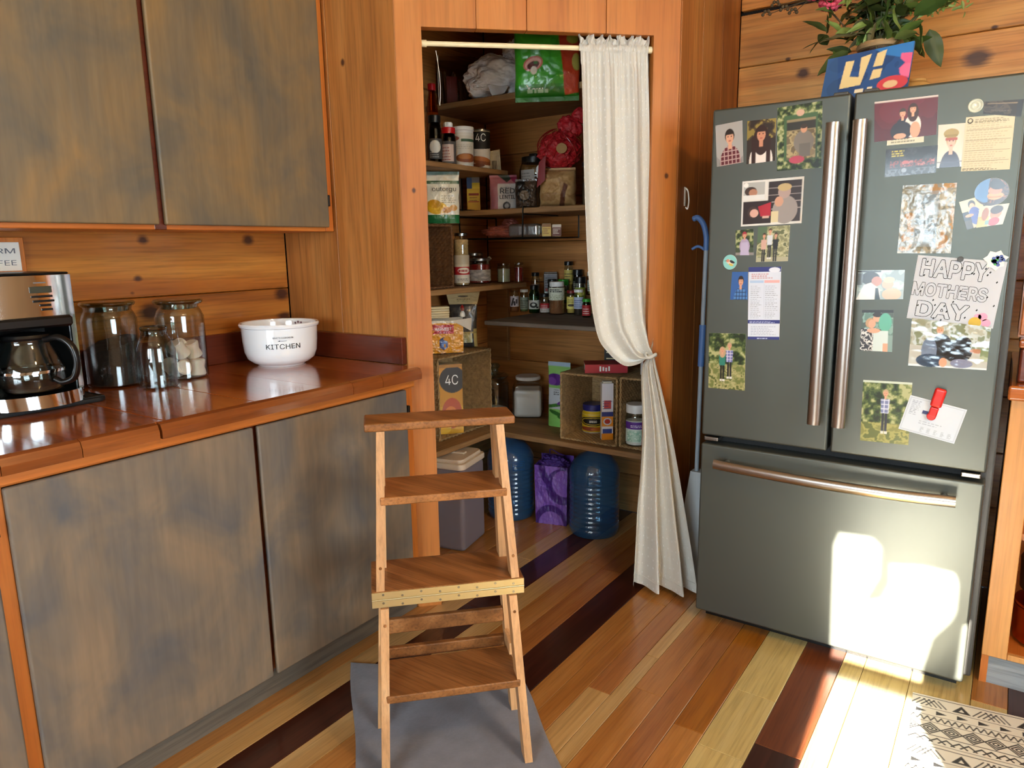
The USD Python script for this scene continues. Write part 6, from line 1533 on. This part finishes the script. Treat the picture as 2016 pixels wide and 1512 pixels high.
on_door("photo", "photo of a small boy in a plaid shirt and dark trousers by bushes", "photo", [(-.351, .942), (-.22, .946), (-.216, .757), (-.347, .753)], p, group=PH)
p = Print(90, 66, "#c4ccd6", 25); p.rect(.03, .04, .97, .06, "#a8b0bc").rect(.03, .94, .97, .955, "#a8b0bc").rect(.03, .04, .04, .955, "#a8b0bc").rect(.96, .04, .97, .955, "#a8b0bc").rect(.30, .58, .40, .68, "#2c3a6c").lines(.08, .5, .26, .92, 9, "#8c94a4", .4, 2).lines(.3, .3, .8, .42, 2, "#98a0b0", .4, 3)
for k in range(5):
    p.lines(.36 + .12 * k, .1, .43 + .12 * k, .24, 4, "#8c94a0", .4, k)
on_door("bill", "white printed bill hung askew under the red clip", "paper", [(-.222, .909), (-.078, .881), (-.101, .778), (-.246, .804)], p, "print_matte", .0018)
plain("clip_red", "#c8201c", .3, coat_weight=.4)
t = thing("clip_magnet", "red plastic magnetic clip holding the white bill", "clip", (-.154, FY - .0022, .893))
part(t, "grip", roty(rbox(-.015, .015, -.014, .0, -.012, .045, .007), 12), "clip_red", 40)
part(t, "jaw", roty(rbox(-.011, .011, -.009, -.001, -.042, -.0125, .004), 12), "clip_red", 40)
part(t, "tip", move(rotx(solid(.012, 0, .008, .002, 20), 90), -.010, -.0005, -.040), "clip_red", 40)
t = thing("bird_magnet", "small round turquoise magnet with a painted bird", "magnet", (-.773, FY, 1.294))
p = Print(44, 44, "#84c4c0", 26); p.oval(.52, .5, .3, .16, "#d8c8b4", -20).oval(.66, .52, .2, .09, "#2c2c34", -25).oval(.34, .6, .12, .1, "#c8846c").oval(.6, .32, .18, .07, "#c8b454", -20).rect(.1, .58, .26, .61, "#2c2c2c")
disc_print(t, p, .0225, .024, -.003)

# ================================================================ on top of the fridge: painted sign, vase and flowers
FT = 1.7525
p = Print(120, 90, "#1d4a80", 31)
p.speckle(0, 0, 1, 1, ["#1c4478", "#214d84", "#1a3f70"], 3).poly([(.55, 1), (1, 1), (1, .72), (.7, .86)], "#2a74b8").poly([(0, 0), (.25, 0), (.12, 1), (0, 1)], "#33567e", .5)
p.poly([(.235, .88), (.335, .87), (.31, .6), (.42, .57), (.41, .9), (.53, .93), (.455, .43), (.21, .41)], "#dcc48c").poly([(.595, .92), (.70, .95), (.675, .70), (.57, .70)], "#dcc48c").poly([(.575, .65), (.68, .65), (.67, .51), (.555, .49)], "#dcc48c")
p.poly([(.87, .84), (1, .82), (1, .42), (.9, .5), (.87, .6), (.93, .68), (.87, .76)], "#d85c88").oval(.96, .56, .08, .1, "#e06a94").oval(.82, .38, .17, .12, "#c83c48").oval(.80, .37, .08, .06, "#dcb88c").rect(.40, .30, .50, .36, "#dcd0b4").rect(.54, .31, .6, .37, "#dcd0b4")
t = thing("painted_sign", "blue painted canvas sign reading U! with pink flowers, on top of the fridge", "sign", (-.435, 2.53, FT), 0)
cn = [(-.118, .035, .168), (.121, .035, .184), (.112, 0, 0), (-.132, 0, 0)]
p3 = quad(p, *cn); p3[..., 1] -= .003
ext = trimesh.convex.convex_hull(np.array([np.array(q) + (0, dy, 0) for q in cn for dy in (0, .016)]))
part(t, "canvas", Paint(p3, p, (ext, "#2a6098")), "print_matte")
plain("vase_tan", "#a88a62", .5, vary=.15, scale=20); plain("vase_dark", "#3a2a20", .4); plain("bowl_wood", "#b4884c", .5)
VX, VY = -.445, 2.80
t = thing("vase", "tan rimmed dark vase standing behind the painted sign", "vase", (VX, VY, FT))
part(t, "body", lathe([(0, 0), (.05, 0), (.07, .03), (.08, .1), (.075, .16), (.058, .2), (.055, .225), (.05, .225), (.053, .2), (.07, .16), (.075, .1), (.06, .02), (0, .008)], 40), "vase_dark", 40)
part(t, "rim", lathe([(.0555, .226), (.068, .228), (.072, .236), (.068, .246), (.056, .248), (.05, .24), (.051, .226)], 40), "vase_tan", 40)
t = thing("wooden_bowl", "small tan wooden bowl upside down beside the painted sign", "bowl", (-.318, 2.70, FT))
part(t, "body", lathe([(.062, 0), (.066, .004), (.06, .05), (.042, .082), (.03, .09), (0, .092)], 32), "bowl_wood", 40)
part(t, "foot_ring", lathe([(.022, .0905), (.03, .0905), (.028, .098), (.022, .098)], 28), "bowl_wood", 40)


def leafy(name, a_, b_, rough=.45):
    def make(path):
        return usdkit.material(stage, path, {"o": ("object_info", {}), "r": ("rgb_ramp", {"ramp": [(0, c(a_)), (1, c(b_))]}), "p": ("principled_bsdf", {"roughness": rough}), "l": ("translucent_bsdf", {}), "x": ("mix_closure", {"fac": .25})},
                               [("o.random", "r.fac"), ("r.color", "p.base_color"), ("r.color", "l.color"), ("p.BSDF", "x.closure1"), ("l.BSDF", "x.closure2")], surface="x.closure")
    recipes[name] = make


leafy("leaf_green", "#33501f", "#5f7a3a"); leafy("leaf_dark", "#37431f", "#566632"); leafy("leaf_light", "#6a8a3c", "#8fa458"); leafy("leaf_grey", "#6c6a48", "#8a835c")
plain("stem_green", "#4a5428", .6); plain("blossom_pink", "#cc4a62", .6, vary=.3, scale=60); plain("blossom_cream", "#c89c84", .6, vary=.2, scale=60); plain("dried_brown", "#4a3a22", .8)


def leaf_mesh(L, W, curl, fold=.25, n=10):
    s_ = np.linspace(0, 1, n); q = np.linspace(-1, 1, 7)
    wd = W / 2 * np.sin(np.pi * s_ ** .75) ** .9
    x = np.outer(wd, q); y = np.repeat((s_ * L)[:, None], 7, 1)
    z = -curl * L * (s_ ** 2)[:, None] + fold * np.abs(x) + .04 * W * np.sin(s_ * 16)[:, None] * np.abs(q)
    top = np.stack([x, y, z], -1).reshape(-1, 3)
    g = grid_faces(7, n)
    return trimesh.Trimesh(np.vstack([top, top - (0, 0, .0006)]), np.vstack([g, g[:, ::-1] + len(top)]), process=False)


def leaf_at(base, direction, L, W, curl=.3, roll=0.0):
    d = np.array(direction, float); d /= np.linalg.norm(d)
    side = np.cross(d, (0, 0, 1)) if abs(d[2]) < .95 else np.array([1.0, 0, 0]); side /= np.linalg.norm(side)
    nrm = np.cross(side, d)
    r_ = math.radians(roll); side, nrm = side * math.cos(r_) + nrm * math.sin(r_), nrm * math.cos(r_) - side * math.sin(r_)
    m4 = np.eye(4); m4[:3, 0], m4[:3, 1], m4[:3, 2], m4[:3, 3] = side, d, nrm, base
    return xf(leaf_mesh(L, W, curl), m4)


t = thing("bouquet", "mixed bouquet of green leaves and pink flowers in the vase above the fridge", "flowers", (VX, VY, FT + .2))
rng = np.random.default_rng(12)
heads = []
for k in range(16):
    a_ = k * 2.4; tip_ = np.array([.17 * math.cos(a_) * (.3 + .7 * (k % 4) / 3), .10 * math.sin(a_) * (.3 + .7 * (k % 3) / 2), .16 + .05 * (k % 5)])
    path = smooth_path([(.02 * math.cos(a_), .02 * math.sin(a_), -.12), (.03 * math.cos(a_), .03 * math.sin(a_), .03), tip_ * (.6, .6, .62), tip_])
    part(t, "stem", tube(path, .0022, 5), "stem_green", 60); heads.append(path)
big = [((.10, -.06, .10), (.75, -.4, .25), .13, .055, .1, 40, "leaf_green"), ((.115, -.07, .085), (.25, -.35, -.9), .125, .05, .1, 60, "leaf_green"), ((.02, -.06, .08), (.12, -.3, 1), .16, .075, .15, 80, "leaf_green"),
       ((-.05, -.06, .065), (-.95, -.3, .15), .125, .05, .25, 30, "leaf_grey"), ((-.09, -.05, .06), (-.9, -.3, .35), .13, .035, .5, 20, "leaf_dark"), ((-.09, -.03, .03), (-.7, -.4, -.55), .12, .05, .1, 50, "leaf_dark"),
       ((-.07, -.04, -.005), (-.5, -.3, -.8), .10, .05, .1, 60, "leaf_dark"), ((.06, -.06, .05), (.8, -.5, .3), .10, .03, .2, 40, "leaf_light"), ((.05, -.06, .04), (.7, -.5, .05), .10, .03, .2, 50, "leaf_light"), ((.09, -.03, .04), (.6, -.2, -.7), .09, .04, .1, 50, "leaf_dark"),
       ((.14, -.03, .12), (.8, .1, .35), .12, .05, .2, 30, "leaf_green"), ((.03, -.07, .04), (.1, -.6, .7), .07, .045, .2, 60, "leaf_light"), ((.13, .10, .09), (.3, .2, -.9), .13, .055, .05, 70, "leaf_dark"), ((-.02, -.05, .10), (-.2, -.4, 1), .13, .06, .2, 70, "leaf_dark")]
for b_, d_, L_1, W_1, cu_, ro_, mt in big:
    part(t, "leaf", leaf_at(b_, d_, L_1, W_1, cu_, ro_), mt, 60)
for k in range(120):
    pth = heads[k % len(heads)]
    b_ = pth[int(rng.uniform(.45, 1) * (len(pth) - 1))]
    d_ = np.array([rng.normal(), rng.normal() * .8 - .25, rng.normal() * .7 + .1])
    part(t, "leaf", leaf_at(b_, d_, rng.uniform(.05, .1), rng.uniform(.024, .046), rng.uniform(0, .5), rng.uniform(0, 90)), ("leaf_green", "leaf_light", "leaf_dark", "leaf_grey")[k % 4], 60)
for k in range(70):                                                     # dense olive middle and left side
    b_ = np.array([rng.uniform(-.17, .10), rng.uniform(-.06, .05), rng.uniform(.03, .22)])
    d_ = np.array([b_[0] * 4 + rng.normal() * .5, rng.normal() * .5 - .35, rng.normal() * .6 + .1])
    part(t, "leaf", leaf_at(b_, d_, rng.uniform(.05, .095), rng.uniform(.02, .04), rng.uniform(0, .5), rng.uniform(0, 90)), ("leaf_grey", "leaf_green", "leaf_dark", "leaf_light")[k % 4], 60)
small_leaves = []
for k in range(170):                                                    # fine pale sprigs at the right
    b_ = np.array([rng.uniform(.12, .25), rng.uniform(-.07, .03), rng.uniform(.10, .26)])
    small_leaves.append(leaf_at(b_, rng.normal(size=3) + (.5, -.3, .3), rng.uniform(.015, .03), rng.uniform(.006, .011), .2, rng.uniform(0, 90)))
part(t, "sprig_leaves", cat(small_leaves), "leaf_light", 60, kind="stuff")
for k in range(8):
    part(t, "sprig_stem", tube(smooth_path([(.04, -.02, .04), (.12, -.03, .12), (rng.uniform(.17, .26), rng.uniform(-.07, .02), rng.uniform(.15, .27))]), .0016, 5), "stem_green", 60)
floret = trimesh.creation.icosphere(1, .009)
def cluster(cx, cy, cz, r_, n_, mt, name):
    fs = []
    for k in range(n_):
        d_ = rng.normal(size=3); d_ /= np.linalg.norm(d_)
        f_ = floret.copy(); f_.vertices = f_.vertices * (1, 1, .8) * rng.uniform(.7, 1.2)
        fs.append(move(f_, cx + r_ * d_[0], cy + r_ * d_[1], cz + r_ * .9 * d_[2]))
    part(t, name, cat(fs), mt, 60)
cluster(-.145, -.07, .185, .032, 60, "blossom_pink", "blossom"); cluster(-.20, -.06, .225, .028, 40, "blossom_pink", "blossom"); cluster(-.12, -.05, .235, .03, 50, "blossom_pink", "blossom")
cluster(.115, -.08, .175, .022, 26, "blossom_cream", "blossom"); cluster(.2, -.06, .215, .02, 24, "blossom_cream", "blossom")
for k, (x_, z_) in enumerate(((-.30, .19), (-.33, .21), (-.27, .175), (-.36, .185))):
    part(t, "dried_sprig", cat([tube(smooth_path([(-.08, -.02, .08), (-.2, -.05, .2), (x_, -.06, z_)]), .0013, 5)] + [move(trimesh.creation.icosphere(1, .006), x_ + .012 * math.cos(q), -.06, z_ + .012 * math.sin(q)) for q in range(4)]), "dried_brown", 60)
